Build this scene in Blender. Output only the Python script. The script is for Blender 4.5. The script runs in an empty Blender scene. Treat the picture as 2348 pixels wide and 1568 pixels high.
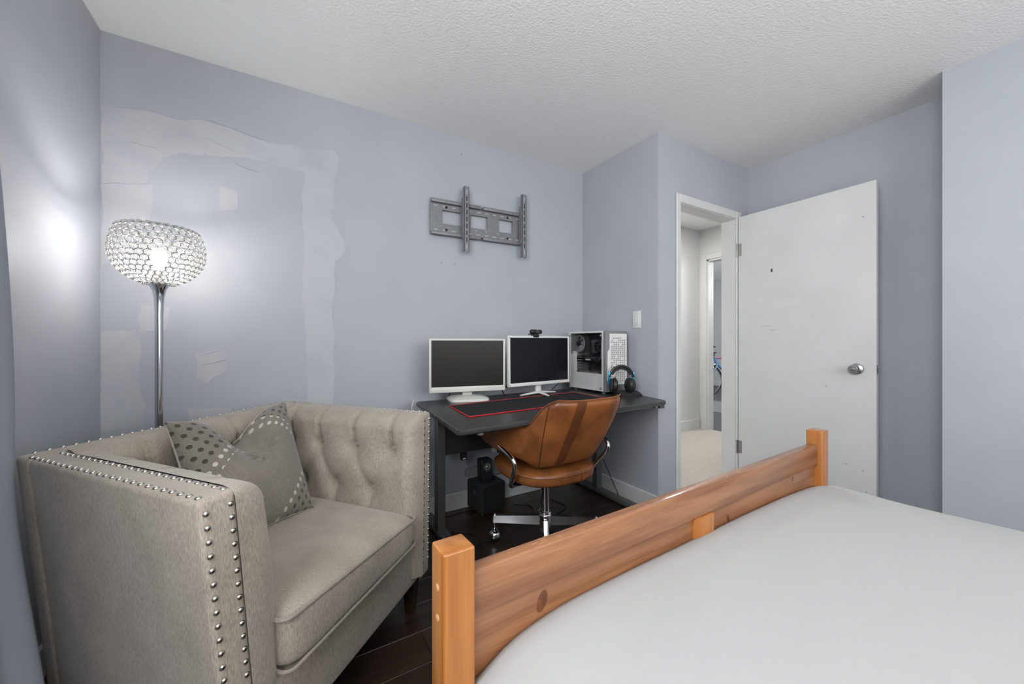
import bpy, bmesh, math, random
from mathutils import Vector, Matrix
random.seed(7)
PI = math.pi
SC = bpy.context.scene
COL = SC.collection

# ------------------------------------------------------------------ camera, world, light, exposure
CAM_Z = 1.093
cd = bpy.data.cameras.new('camera'); cam = bpy.data.objects.new('camera', cd); COL.objects.link(cam)
cd.sensor_width = 36.0; cd.lens = 36.0 * 870.0 / 2348.0; cd.clip_start = 0.02
cam.location = (0, 0, CAM_Z)
cam.rotation_euler = (PI/2, 0, math.radians(59.12) - PI/2)
SC.camera = cam
SC.view_settings.view_transform = 'Standard'
SC.view_settings.look = 'None'
SC.view_settings.gamma = 1.0
SC.view_settings.use_curve_mapping = False
SC.view_settings.exposure = 0.42
SC.cycles.use_denoising = True
SC.cycles.max_bounces = 6
SC.cycles.diffuse_bounces = 3
SC.cycles.glossy_bounces = 3
SC.cycles.transparent_max_bounces = 7
SC.cycles.use_adaptive_sampling = True
SC.cycles.adaptive_threshold = 0.08
SC.cycles.use_light_tree = False
SC.cycles.caustics_reflective = False
SC.cycles.caustics_refractive = False
SC.cycles.sample_clamp_indirect = 4.0

w = bpy.data.worlds.new('sky'); SC.world = w; w.use_nodes = True
bg = w.node_tree.nodes['Background']; bg.inputs[0].default_value = (0.80, 0.90, 1.0, 1); bg.inputs[1].default_value = 1.0
w.cycles.sampling_method = 'NONE'

def area(name, loc, rot, sx, sy, power, col=(1, 1, 1)):
    l = bpy.data.lights.new(name, 'AREA'); l.shape = 'RECTANGLE'; l.size = sx; l.size_y = sy
    l.energy = power; l.color = col
    o = bpy.data.objects.new(name, l); COL.objects.link(o); o.location = loc; o.rotation_euler = rot
    return o
# unseen fill at an added rear window, daylight at the side window
area('rear_fill_light', (1.15, -1.612, 1.59), (math.radians(95), 0, 0), 2.2, 1.12, 29, (1.0, 0.985, 0.96))
area('daylight_side_window', (-0.698, -0.15, 1.725), (math.radians(91), 0, math.radians(-90)), 1.2, 0.86, 39, (0.95, 0.98, 1.0))
# unseen fill lights added to brighten the hall and the far room
area('hall_fill_light', (3.3, 2.3, 2.46), (0, 0, 0), 0.4, 0.4, 27, (1.0, 0.98, 0.95))
area('far_room_fill_light', (7.0, 1.9, 2.2), (math.radians(60), 0, 0), 2.0, 1.0, 70, (0.95, 0.98, 1.0))

# ------------------------------------------------------------------ helpers
def tag(o, label=None, cat=None, group=None, kind=None):
    if label: o['label'] = label
    if cat: o['category'] = cat
    if group: o['group'] = group
    if kind: o['kind'] = kind
    return o

def thing(name, loc, label, cat, group=None):
    o = bpy.data.objects.new(name, None); COL.objects.link(o); o.location = loc
    o.empty_display_size = 0.05
    return tag(o, label, cat, group)

def wl(o):
    """world location of an object in an unrotated chain"""
    v = Vector((0, 0, 0))
    while o is not None:
        v += o.location; o = o.parent
    return v

def mesh(name, verts, faces, mat, parent=None, smooth=False, kind=None, label=None, uv=None):
    """verts in world coordinates"""
    L = wl(parent) if parent else Vector((0, 0, 0))
    me = bpy.data.meshes.new(name)
    me.from_pydata([(v[0]-L.x, v[1]-L.y, v[2]-L.z) for v in verts], [], faces)
    me.validate(); me.update()
    if mat: me.materials.append(mat)
    if smooth:
        me.polygons.foreach_set('use_smooth', [True]*len(me.polygons))
        if smooth != 'all':
            try: me.set_sharp_from_angle(angle=math.radians(38))
            except Exception: pass
    if uv:
        ul = me.uv_layers.new(name='UVMap')
        for lp in me.loops: ul.data[lp.index].uv = uv[lp.vertex_index]
    o = bpy.data.objects.new(name, me); COL.objects.link(o)
    if parent: o.parent = parent
    if kind: o['kind'] = kind
    if label: o['label'] = label
    return o

class G:
    """collects geometry"""
    def __init__(s): s.v = []; s.f = []
    def add(s, vf):
        v, f = vf; n = len(s.v); s.v += [tuple(p) for p in v]; s.f += [tuple(i+n for i in q) for q in f]; return s
    def map(s, fn): s.v = [tuple(fn(Vector(p))) for p in s.v]; return s
    def obj(s, name, mat, parent=None, smooth=False, **k): return mesh(name, s.v, s.f, mat, parent, smooth, **k)

def box(x0, x1, y0, y1, z0, z1):
    v = [(x, y, z) for z in (z0, z1) for y in (y0, y1) for x in (x0, x1)]
    return v, [(0, 2, 3, 1), (4, 5, 7, 6), (0, 1, 5, 4), (1, 3, 7, 5), (3, 2, 6, 7), (2, 0, 4, 6)]

def rbox(x0, x1, y0, y1, z0, z1, r=0.005, seg=2, cuts=0):
    bm = bmesh.new(); bmesh.ops.create_cube(bm, size=1.0)
    for v in bm.verts:
        v.co = Vector(((x0+x1)/2 + v.co.x*(x1-x0), (y0+y1)/2 + v.co.y*(y1-y0), (z0+z1)/2 + v.co.z*(z1-z0)))
    if cuts: bmesh.ops.subdivide_edges(bm, edges=bm.edges[:], cuts=cuts, use_grid_fill=True)
    r = min(r, abs(x1-x0)*.49, abs(y1-y0)*.49, abs(z1-z0)*.49)
    es = [e for e in bm.edges if len(e.link_faces) == 2 and e.calc_face_angle(0) > 0.5]
    bmesh.ops.bevel(bm, geom=es, offset=r, segments=seg, affect='EDGES', profile=0.5)
    bm.verts.index_update()
    out = [v.co.copy() for v in bm.verts], [[v.index for v in f.verts] for f in bm.faces]
    bm.free(); return out

def rotz(vf, c, a):
    v, f = vf; ca, sa = math.cos(a), math.sin(a)
    return [(c[0]+(p[0]-c[0])*ca-(p[1]-c[1])*sa, c[1]+(p[0]-c[0])*sa+(p[1]-c[1])*ca, p[2]) for p in v], f

def xf(vf, M):
    v, f = vf; return [tuple(M @ Vector(p)) for p in v], f

def grid(fn, nu, nv, cu=False, cv=False):
    v = [tuple(fn(i/(nu if cu else nu-1), j/(nv if cv else nv-1))) for j in range(nv) for i in range(nu)]
    f = []
    for j in range(nv if cv else nv-1):
        for i in range(nu if cu else nu-1):
            a, b = i, (i+1) % nu; c, d = j, (j+1) % nv
            f.append((c*nu+a, c*nu+b, d*nu+b, d*nu+a))
    return v, f

def smooth_path(pts, n=6, closed=False):
    P = [Vector(p) for p in pts]; out = []; N = len(P)
    rng = range(N if closed else N-1)
    for i in rng:
        p0 = P[(i-1) % N] if (closed or i > 0) else P[i]; p1 = P[i]; p2 = P[(i+1) % N]
        p3 = P[(i+2) % N] if (closed or i+2 < N) else p2
        for k in range(n):
            t = k/n
            out.append(0.5*((2*p1)+(p2-p0)*t+(2*p0-5*p1+4*p2-p3)*t*t+(3*p1-p0-3*p2+p3)*t**3))
    if not closed: out.append(P[-1])
    return out

def tube(pts, r, n=8, closed=False, caps=True):
    P = [Vector(p) for p in pts]; N = len(P); v = []; f = []
    R = r if isinstance(r, (list, tuple)) else [r]*N
    up = None
    for i in range(N):
        if closed: t = (P[(i+1) % N]-P[i-1]).normalized()
        else: t = (P[min(i+1, N-1)]-P[max(i-1, 0)]).normalized()
        if up is None:
            up = Vector((0, 0, 1)) if abs(t.z) < .9 else Vector((1, 0, 0))
        s = t.cross(up).normalized(); up = s.cross(t).normalized()
        for k in range(n):
            a = 2*PI*k/n; v.append(tuple(P[i]+(s*math.cos(a)+up*math.sin(a))*R[i]))
    for i in range(N if closed else N-1):
        for k in range(n):
            a = i*n+k; b = i*n+(k+1) % n; c = ((i+1) % N)*n+(k+1) % n; d = ((i+1) % N)*n+k
            f.append((a, b, c, d))
    if caps and not closed:
        f.append(tuple(range(n))[::-1]); f.append(tuple(range((N-1)*n, N*n)))
    return v, f

def lathe(prof, n=24, c=(0, 0, 0), M=None, caps=True):
    v = []; f = []
    for r, z in prof:
        for k in range(n):
            a = 2*PI*k/n; v.append((r*math.cos(a), r*math.sin(a), z))
    for i in range(len(prof)-1):
        for k in range(n): f.append((i*n+k, i*n+(k+1) % n, (i+1)*n+(k+1) % n, (i+1)*n+k))
    if caps:
        if prof[0][0] > 1e-6: f.append(tuple(range(n))[::-1])
        if prof[-1][0] > 1e-6: f.append(tuple(range((len(prof)-1)*n, len(prof)*n)))
    if M is not None: v = [tuple(M @ Vector(p)) for p in v]
    return [(p[0]+c[0], p[1]+c[1], p[2]+c[2]) for p in v], f

def prism(poly, z0, z1):
    n = len(poly); v = [(p[0], p[1], z0) for p in poly]+[(p[0], p[1], z1) for p in poly]
    return v, [tuple(range(n))[::-1], tuple(range(n, 2*n))]+[(i, (i+1) % n, n+(i+1) % n, n+i) for i in range(n)]

def prism_xz(poly, y0, y1):
    v, f = prism(poly, 0, 1)
    return [(p[0], y1+(y0-y1)*p[2], p[1]) for p in v], f

def rrect(x0, x1, y0, y1, r, n=5):
    out = []
    for cx, cy, a0 in ((x1-r, y0+r, -90), (x1-r, y1-r, 0), (x0+r, y1-r, 90), (x0+r, y0+r, 180)):
        for k in range(n+1):
            a = math.radians(a0+90*k/n); out.append((cx+r*math.cos(a), cy+r*math.sin(a)))
    return out

# ------------------------------------------------------------------ materials
def mat(name, col, rough=0.5, metal=0.0, spec=0.5, coat=0.0, coat_rough=0.1, emit=None, estr=0.0, sheen=0.0,
        noise=None, bump=None, coord='Object', trans=0.0, alpha=1.0):
    """noise = (scale xyz, detail, colour2, lo, hi); bump = list of (scale xyz, strength, distance)"""
    m = bpy.data.materials.new(name); m.use_nodes = True
    nt = m.node_tree; b = nt.nodes['Principled BSDF']
    b.inputs['Base Color'].default_value = (*col, 1); b.inputs['Roughness'].default_value = rough
    b.inputs['Metallic'].default_value = metal; b.inputs['Specular IOR Level'].default_value = spec
    b.inputs['Coat Weight'].default_value = coat; b.inputs['Coat Roughness'].default_value = coat_rough
    b.inputs['Sheen Weight'].default_value = sheen
    b.inputs['Transmission Weight'].default_value = trans; b.inputs['Alpha'].default_value = alpha
    if emit: b.inputs['Emission Color'].default_value = (*emit, 1); b.inputs['Emission Strength'].default_value = estr
    def coords(sc):
        tc = nt.nodes.new('ShaderNodeTexCoord'); mp = nt.nodes.new('ShaderNodeMapping')
        mp.inputs['Scale'].default_value = sc if isinstance(sc, tuple) else (sc, sc, sc)
        nt.links.new(tc.outputs[coord], mp.inputs[0]); return mp.outputs[0]
    if noise:
        sc, det, c2, lo, hi = noise
        n = nt.nodes.new('ShaderNodeTexNoise'); n.inputs['Scale'].default_value = 1.0; n.inputs['Detail'].default_value = det
        nt.links.new(coords(sc), n.inputs['Vector'])
        r = nt.nodes.new('ShaderNodeValToRGB'); r.color_ramp.elements[0].position = lo; r.color_ramp.elements[1].position = hi
        r.color_ramp.elements[0].color = (*col, 1); r.color_ramp.elements[1].color = (*c2, 1)
        nt.links.new(n.outputs[0], r.inputs[0]); nt.links.new(r.outputs[0], b.inputs['Base Color'])
        m['ramp'] = r.name
    prev = None
    for sc, st, dist in (bump or []):
        n = nt.nodes.new('ShaderNodeTexNoise'); n.inputs['Scale'].default_value = 1.0; n.inputs['Detail'].default_value = 3
        nt.links.new(coords(sc), n.inputs['Vector'])
        bp = nt.nodes.new('ShaderNodeBump'); bp.inputs['Strength'].default_value = st; bp.inputs['Distance'].default_value = dist
        nt.links.new(n.outputs[0], bp.inputs['Height'])
        if prev: nt.links.new(prev.outputs[0], bp.inputs['Normal'])
        prev = bp
    if prev: nt.links.new(prev.outputs[0], b.inputs['Normal'])
    return m

WALLC = (0.412, 0.430, 0.474)
M = {}
M['wall'] = mat('wall_paint', WALLC, 0.55, spec=0.35, noise=(3.0, 2, (0.438, 0.455, 0.492), 0.35, 0.7))
M['patch'] = mat('patch_paint', (0.485, 0.500, 0.533), 0.65, spec=0.3, noise=(7.0, 3, (0.438, 0.455, 0.492), 0.46, 0.70), bump=[(40, 0.14, 0.003)])
M['rough_patch'] = mat('bare_plaster', (0.33, 0.335, 0.35), 0.85, noise=(60, 4, (0.25, 0.255, 0.27), 0.4, 0.6), bump=[(80, 0.4, 0.003)])
M['ceiling'] = mat('ceiling_texture', (0.86, 0.86, 0.85), 0.9, spec=0.2, bump=[(95, 0.45, 0.006)])
M['trim'] = mat('white_trim', (0.66, 0.66, 0.655), 0.4, noise=(5, 3, (0.62, 0.62, 0.612), 0.4, 0.7))
M['door'] = mat('door_paint', (0.66, 0.66, 0.655), 0.42, noise=(4, 4, (0.63, 0.63, 0.622), 0.4, 0.65), bump=[(120, 0.05, 0.001)])
M['hallwall'] = mat('hall_paint', (0.66, 0.66, 0.655), 0.6, bump=[(200, 0.05, 0.002)])
M['farwall'] = mat('far_room_paint', (0.55, 0.56, 0.56), 0.6)
M['carpet'] = mat('carpet_pile', (0.56, 0.52, 0.47), 0.95, spec=0.1, noise=((60, 160, 60), 5, (0.40, 0.365, 0.325), 0.42, 0.75), bump=[((90, 240, 90), 0.7, 0.01)])
M['darkfloor'] = mat('grey_laminate', (0.085, 0.085, 0.088), 0.5)
M['subfloor'] = mat('plank_gap', (0.008, 0.006, 0.005), 0.8)
M['chrome'] = mat('chrome', (0.82, 0.83, 0.85), 0.12, 1.0)
M['lampchrome'] = mat('lamp_chrome', (0.62, 0.64, 0.68), 0.13, 1.0)
M['nail'] = mat('nickel_nail', (0.66, 0.63, 0.58), 0.22, 1.0)
M['steel'] = mat('brushed_steel', (0.42, 0.42, 0.42), 0.32, 1.0)
M['bracket'] = mat('bracket_powder_coat', (0.20, 0.207, 0.22), 0.42, 0.2, noise=(40, 2, (0.225, 0.232, 0.245), 0.4, 0.6))
M['black'] = mat('black_plastic', (0.012, 0.012, 0.013), 0.4)
M['softblack'] = mat('black_soft', (0.018, 0.018, 0.02), 0.75)
M['darkgrey'] = mat('dark_grey_plastic', (0.07, 0.072, 0.076), 0.45)
M['midgrey'] = mat('mid_grey_plastic', (0.20, 0.205, 0.21), 0.45)
M['white'] = mat('white_plastic', (0.70, 0.70, 0.68), 0.35)
M['offwhite'] = mat('off_white_plastic', (0.62, 0.61, 0.57), 0.38)
M['pcwhite'] = mat('white_case_steel', (0.74, 0.75, 0.73), 0.4)
M['screen1'] = mat('monitor_screen', (0.017, 0.0155, 0.0145), 0.30, spec=0.2)
M['screen2'] = mat('monitor_screen_glossy', (0.008, 0.009, 0.012), 0.25, spec=0.3)
M['desk'] = mat('desk_laminate', (0.030, 0.029, 0.030), 0.33, noise=((3, 40, 3), 4, (0.045, 0.043, 0.042), 0.4, 0.7))
M['deskmetal'] = mat('desk_steel', (0.105, 0.107, 0.110), 0.45, 0.2)
M['modesty'] = mat('modesty_panel', (0.028, 0.029, 0.031), 0.5)
M['mousepad'] = mat('mouse_pad_cloth', (0.022, 0.023, 0.024), 0.9, spec=0.2)
M['red'] = mat('red_stitching', (0.55, 0.015, 0.03), 0.6)
M['blue'] = mat('blue_anodised', (0.02, 0.30, 0.55), 0.25, 0.6)
M['bikeblue'] = mat('bike_paint', (0.10, 0.20, 0.33), 0.3)
M['bikered'] = mat('bike_paint_pink', (0.30, 0.08, 0.17), 0.3)
M['duvet'] = mat('duvet_cotton', (0.38, 0.378, 0.375), 0.9, spec=0.15, sheen=0.1, bump=[((500, 500, 500), 0.12, 0.001), (9, 0.10, 0.02)])
M['curtain'] = mat('curtain_cloth', (0.40, 0.43, 0.48), 0.9, spec=0.1, bump=[((60, 60, 300), 0.2, 0.002)])
M['legwood'] = mat('dark_leg_wood', (0.035, 0.020, 0.012), 0.4)

def translucent(m, fac, tfac=0.0, tcol=(0.8, 0.85, 0.9)):
    nt = m.node_tree; out = nt.nodes['Material Output']; b = nt.nodes['Principled BSDF']
    t = nt.nodes.new('ShaderNodeBsdfTranslucent'); t.inputs[0].default_value = (*tcol, 1)
    mx = nt.nodes.new('ShaderNodeMixShader'); mx.inputs[0].default_value = fac
    nt.links.new(b.outputs[0], mx.inputs[1]); nt.links.new(t.outputs[0], mx.inputs[2]); last = mx
    if tfac:
        tr = nt.nodes.new('ShaderNodeBsdfTransparent'); m2 = nt.nodes.new('ShaderNodeMixShader'); m2.inputs[0].default_value = tfac
        nt.links.new(mx.outputs[0], m2.inputs[1]); nt.links.new(tr.outputs[0], m2.inputs[2]); last = m2
    nt.links.new(last.outputs[0], out.inputs[0])
translucent(M['curtain'], 0.3, 0.12, (0.45, 0.48, 0.54))
# crystal: clear glass-like lozenges that let the bulb's light through
M['crystal'] = mat('crystal_bead', (0.16, 0.16, 0.158), 0.22, spec=0.5)
translucent(M['crystal'], 0.40, 0.48, (0.20, 0.20, 0.197))
M['wire'] = mat('shade_wire', (0.30, 0.30, 0.31), 0.35, 0.9)
M['glass'] = mat('tinted_glass', (0.02, 0.022, 0.022), 0.05, spec=0.6)
translucent(M['glass'], 0.0, 0.94)
M['pane'] = mat('window_glass', (0.8, 0.85, 0.85), 0.02, spec=0.5)
translucent(M['pane'], 0.0, 0.93)
M['bulb'] = mat('lit_bulb', (1, 1, 1), 0.4, emit=(1.0, 0.97, 0.93), estr=230.0)

def fabric(name, base, dark, light, sc=1.0):
    m = mat(name, base, 0.95, spec=0.12, sheen=0.25, bump=[((650*sc, 650*sc, 420*sc), 0.45, 0.0015), ((25, 25, 25), 0.06, 0.004)])
    nt = m.node_tree; b = nt.nodes['Principled BSDF']
    tc = nt.nodes.new('ShaderNodeTexCoord')
    def nz(scale, det):
        mp = nt.nodes.new('ShaderNodeMapping'); mp.inputs['Scale'].default_value = scale
        nt.links.new(tc.outputs['Object'], mp.inputs[0])
        n = nt.nodes.new('ShaderNodeTexNoise'); n.inputs['Scale'].default_value = 1; n.inputs['Detail'].default_value = det
        nt.links.new(mp.outputs[0], n.inputs['Vector']); return n.outputs[0]
    a = nz((420*sc, 420*sc, 90*sc), 3); c = nz((9, 9, 9), 2)
    ad = nt.nodes.new('ShaderNodeMath'); ad.operation = 'MULTIPLY_ADD'; ad.inputs[1].default_value = 0.35
    nt.links.new(c, ad.inputs[0]); nt.links.new(a, ad.inputs[2])
    r = nt.nodes.new('ShaderNodeValToRGB'); e = r.color_ramp.elements
    e[0].position = 0.45; e[0].color = (*dark, 1); e[1].position = 0.90; e[1].color = (*light, 1)
    nt.links.new(ad.outputs[0], r.inputs[0]); nt.links.new(r.outputs[0], b.inputs['Base Color'])
    return m
M['fabric'] = fabric('chair_tweed', (0.36, 0.312, 0.258), (0.26, 0.223, 0.182), (0.47, 0.408, 0.342))
M['pipe'] = fabric('piping_tweed', (0.28, 0.25, 0.21), (0.22, 0.195, 0.165), (0.36, 0.32, 0.275))

def wood(name, axis, c1, c2, c3, rough=0.35, coat=0.3, gs=1.0, rand=0.0):
    """grain runs along the given axis (0, 1 or 2)"""
    m = mat(name, c1, rough, coat=coat, coat_rough=0.12)
    nt = m.node_tree; b = nt.nodes['Principled BSDF']
    tc = nt.nodes.new('ShaderNodeTexCoord'); src = tc.outputs['Object']
    oi = nt.nodes.new('ShaderNodeObjectInfo')
    if rand:
        off = nt.nodes.new('ShaderNodeVectorMath'); off.operation = 'MULTIPLY_ADD'
        off.inputs[0].default_value = (37, 19, 11)
        nt.links.new(oi.outputs['Random'], off.inputs[1]); nt.links.new(src, off.inputs[2]); src = off.outputs[0]
    def nz(s_along, s_across, det, dist=0.0):
        sc = [s_across*gs]*3; sc[axis] = s_along*gs
        mp = nt.nodes.new('ShaderNodeMapping'); mp.inputs['Scale'].default_value = sc
        nt.links.new(src, mp.inputs[0])
        n = nt.nodes.new('ShaderNodeTexNoise'); n.inputs['Scale'].default_value = 1; n.inputs['Detail'].default_value = det
        n.inputs['Distortion'].default_value = dist
        nt.links.new(mp.outputs[0], n.inputs['Vector']); return n.outputs[0]
    a = nz(1.6, 26, 5, 0.4); c = nz(6, 190, 3); d = nz(1.2, 7, 3, 0.8)
    r = nt.nodes.new('ShaderNodeValToRGB'); e = r.color_ramp.elements
    e[0].position = 0.32; e[0].color = (*c2, 1); e[1].position = 0.62; e[1].color = (*c1, 1)
    s = nt.nodes.new('ShaderNodeMath'); s.operation = 'MULTIPLY_ADD'; s.inputs[1].default_value = 0.35
    nt.links.new(c, s.inputs[0]); nt.links.new(a, s.inputs[2])
    s2 = nt.nodes.new('ShaderNodeMath'); s2.operation = 'SUBTRACT'; s2.inputs[1].default_value = 0.17
    nt.links.new(s.outputs[0], s2.inputs[0]); nt.links.new(s2.outputs[0], r.inputs[0])
    mx = nt.nodes.new('ShaderNodeMix'); mx.data_type = 'RGBA'
    r2 = nt.nodes.new('ShaderNodeValToRGB'); r2.color_ramp.elements[0].position = 0.52; r2.color_ramp.elements[1].position = 0.72
    nt.links.new(d, r2.inputs[0]); nt.links.new(r2.outputs[0], mx.inputs[0])
    nt.links.new(r.outputs[0], mx.inputs[6]); mx.inputs[7].default_value = (*c3, 1)
    last = mx.outputs[2]
    if rand:
        hs = nt.nodes.new('ShaderNodeHueSaturation'); mr = nt.nodes.new('ShaderNodeMapRange')
        mr.inputs[3].default_value = 1-rand; mr.inputs[4].default_value = 1+rand
        nt.links.new(oi.outputs['Random'], mr.inputs[0]); nt.links.new(mr.outputs[0], hs.inputs['Value'])
        nt.links.new(last, hs.inputs['Color']); last = hs.outputs[0]
    nt.links.new(last, b.inputs['Base Color'])
    bp = nt.nodes.new('ShaderNodeBump'); bp.inputs['Strength'].default_value = 0.08; bp.inputs['Distance'].default_value = 0.002
    nt.links.new(c, bp.inputs['Height']); nt.links.new(bp.outputs[0], b.inputs['Normal'])
    return m
PINE = ((0.33, 0.148, 0.066), (0.185, 0.066, 0.025), (0.225, 0.088, 0.042))
M['pine_x'] = wood('pine_board', 0, *PINE, rough=0.38, coat=0.5)
M['pine_z'] = wood('pine_post', 2, (0.43, 0.165, 0.036), (0.30, 0.098, 0.016), (0.34, 0.12, 0.024), rough=0.34, coat=0.5)
M['knot'] = mat('pine_knot', (0.11, 0.035, 0.014), 0.4, coat=0.4, noise=(60, 3, (0.17, 0.055, 0.018), 0.4, 0.6))
M['plug'] = mat('pine_plug', (0.60, 0.33, 0.15), 0.3, coat=0.5)
M['plank'] = wood('dark_plank', 0, (0.036, 0.021, 0.014), (0.017, 0.010, 0.007), (0.026, 0.015, 0.010), rough=0.36, coat=0.15, rand=0.25)

def leather():
    m = mat('brown_leather', (0.27, 0.092, 0.026), 0.36, spec=0.5, noise=(9.0, 5, (0.145, 0.046, 0.015), 0.40, 0.70), bump=[(300, 0.12, 0.001), (18, 0.15, 0.004)])
    return m
M['leather'] = leather()
M['strap'] = mat('dark_leather_strap', (0.13, 0.042, 0.015), 0.4, noise=(14.0, 4, (0.09, 0.028, 0.011), 0.4, 0.7))
M['seam'] = mat('leather_seam', (0.06, 0.02, 0.008), 0.6)

# ------------------------------------------------------------------ room shell
YA = 2.319; XL = -0.685; XB = 2.046; YC = 1.6; XD = 3.11; XR = 2.81; YR = 0.522; YF = -1.6; ZC = 2.44
def struct(o): o['kind'] = 'structure'; return o

struct(G().add(box(XL-.1, XB+.1, YA, YA+.1, 0, ZC)).obj('wall_back', M['wall']))
wall_back = bpy.data.objects['wall_back']
struct(G().add(box(XB, XB+.1, YC+.1, YA, 0, ZC)).obj('wall_alcove', M['wall']))
OX0, OX1, OZ = 2.262, 2.922, 2.02     # doorway in wall C (inside of the jambs)
g = G().add(box(XB, OX0-.02, YC, YC+.1, 0, ZC)).add(box(OX1+.02, XD+.1, YC, YC+.1, 0, ZC)).add(box(OX0-.02, OX1+.02, YC, YC+.1, OZ+.02, ZC))
struct(g.obj('wall_doorway', M['wall']))
struct(G().add(box(XD, XD+.1, YR-.1, YC, 0, ZC)).obj('wall_right', M['wall']))
g = G().add(box(XR, XR+.1, YF, YR, 0, ZC)).add(box(XR+.1, XD, YR-.1, YR, 0, ZC))
struct(g.obj('wall_closet', M['wall']))
WY0, WY1, WZ0, WZ1 = -.80, .50, 1.25, 2.20   # left window
g = G().add(box(XL-.1, XL, YF-.1, WY0, 0, ZC)).add(box(XL-.1, XL, WY1, YA, 0, ZC)).add(box(XL-.1, XL, WY0, WY1, 0, WZ0)).add(box(XL-.1, XL, WY0, WY1, WZ1, ZC))
struct(g.obj('wall_left', M['wall']))
RX0, RX1, RZ0, RZ1 = 0.0, 2.3, 0.98, 2.2    # unseen rear window, added to carry the fill light
g = G().add(box(XL, RX0, YF-.1, YF, 0, ZC)).add(box(RX1, XR+.1, YF-.1, YF, 0, ZC)).add(box(RX0, RX1, YF-.1, YF, 0, RZ0)).add(box(RX0, RX1, YF-.1, YF, RZ1, ZC))
struct(g.obj('wall_rear', M['wall']))
struct(G().add(box(XL-.1, XD+.1, YF-.1, YA+.1, ZC, ZC+.06)).obj('ceiling', M['ceiling']))
flo = struct(G().add(box(XL-.1, XD+.1, YF-.1, YA+.1, -.08, -.010)).obj('floor', M['subfloor']))

# floor planks, one object each
PW, PL = 0.152, 1.21
bm0 = rbox(-PL/2+.0008, PL/2-.0008, -PW/2+.0008, PW/2-.0008, -.010, 0.0, .0015, 1)
pm = bpy.data.meshes.new('plank'); pm.from_pydata([tuple(v) for v in bm0[0]], [], bm0[1]); pm.materials.append(M['plank'])
row = 0; y = YA-PW/2
while y > -0.30:
    x = XL-.55+(row*0.43) % PL-.3
    while x-PL/2 < XD:
        if x+PL/2 > XL:
            x0, x1 = max(x-PL/2, XL), min(x+PL/2, XD if y < YC and y > YR else (XB if y > YC else XR))
            if x1-x0 > .03:
                o = bpy.data.objects.new('plank', pm); COL.objects.link(o); o.parent = flo
                o.location = ((x0+x1)/2, y, 0); o.scale = ((x1-x0)/PL, 1, 1)
        x += PL
    y -= PW; row += 1

# baseboards
def baseboard(name, x0, x1, y0, y1, h=.108):
    return struct(G().add(rbox(x0, x1, y0, y1, 0, h, .003, 1)).obj(name, M['trim']))
baseboard('baseboard_back', XL+.014, XB-.014, YA-.014, YA)
baseboard('baseboard_alcove', XB-.014, XB, YC, YA)
baseboard('baseboard_left', XL, XL+.014, YF, YA)
baseboard('baseboard_doorway', XB-.014, OX0-.06, YC-.014, YC)
baseboard('baseboard_right', XD-.014, XD, YR, YC-.014)
baseboard('baseboard_closet', XR-.014, XR, YF, YR)

# plaster patches on the back wall: thin skims with ragged edges (x, z)
PATCH = {
'top':[(-0.682,2.113),(-0.589,2.125),(-0.524,2.136),(-0.423,2.13),(-0.33,2.154),(-0.211,2.14),(-0.084,2.12),(0.093,2.138),(0.238,2.159),(0.26,2.123),(0.243,2.026),(0.166,1.99),(0.093,2.0),(0.012,2.009),(-0.103,2.011),(-0.211,2.01),(-0.33,1.997),(-0.423,1.978),(-0.48,1.943),(-0.484,1.918),(-0.532,1.867),(-0.539,1.81),(-0.589,1.799),(-0.682,1.779)],
'right':[(0.093,1.997),(0.243,2.022),(0.234,1.855),(0.221,1.78),(0.287,1.656),(0.287,1.594),(0.238,1.54),(0.238,1.394),(0.221,1.248),(0.238,1.151),(0.234,0.909),(0.232,0.739),(0.105,0.75),(0.099,1.055),(0.083,1.313),(0.087,1.617),(0.079,1.896)],
'lowleft':[(-0.684,1.138),(-0.589,1.14),(-0.558,1.062),(-0.561,0.905),(-0.539,0.796),(-0.546,0.718),(-0.682,0.705)],
'midleft':[(-0.682,1.777),(-0.518,1.812),(-0.517,1.686),(-0.546,1.533),(-0.682,1.421)],
'rect':[(-0.275,1.856),(-0.202,1.839),(-0.202,1.752),(-0.272,1.733)],
'scrape':[(-0.363,1.039),(-0.246,1.048),(-0.246,0.952),(-0.33,0.892),(-0.359,0.914)],
'low':[(-0.391,0.782),(-0.229,0.768),(-0.229,0.639),(-0.391,0.659)],
'mid':[(-0.558,1.258),(-0.457,1.252),(-0.464,1.151),(-0.558,1.136)],
'rough':[(1.02,0.258),(1.122,0.267),(1.122,0.173),(1.064,0.178),(1.02,0.2)]}
def ragged(poly, step=.012, amp=.004):
    out = []; n = len(poly); k = 0.0
    for i in range(n):
        a = Vector(poly[i]); b = Vector(poly[(i+1) % n]); L = (b-a).length; m = max(2, int(L/step))
        nr = Vector((b.y-a.y, a.x-b.x)).normalized()
        for j in range(m):
            k = 0.72*k+random.uniform(-amp, amp)
            out.append(a+(b-a)*(j/m)+nr*(k if j else 0))
    return [(max(p.x, XL+.001), p.y) for p in out]
for nm, poly in PATCH.items():
    a = .0005 if nm in ('rect',) else .0035
    o = G().add(prism_xz(ragged(poly, .012, a), YA-.0012-(.0004 if nm == 'right' else 0), YA+.002)).obj('plaster_patch', M['rough_patch' if nm == 'rough' else 'patch'], wall_back)
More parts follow.
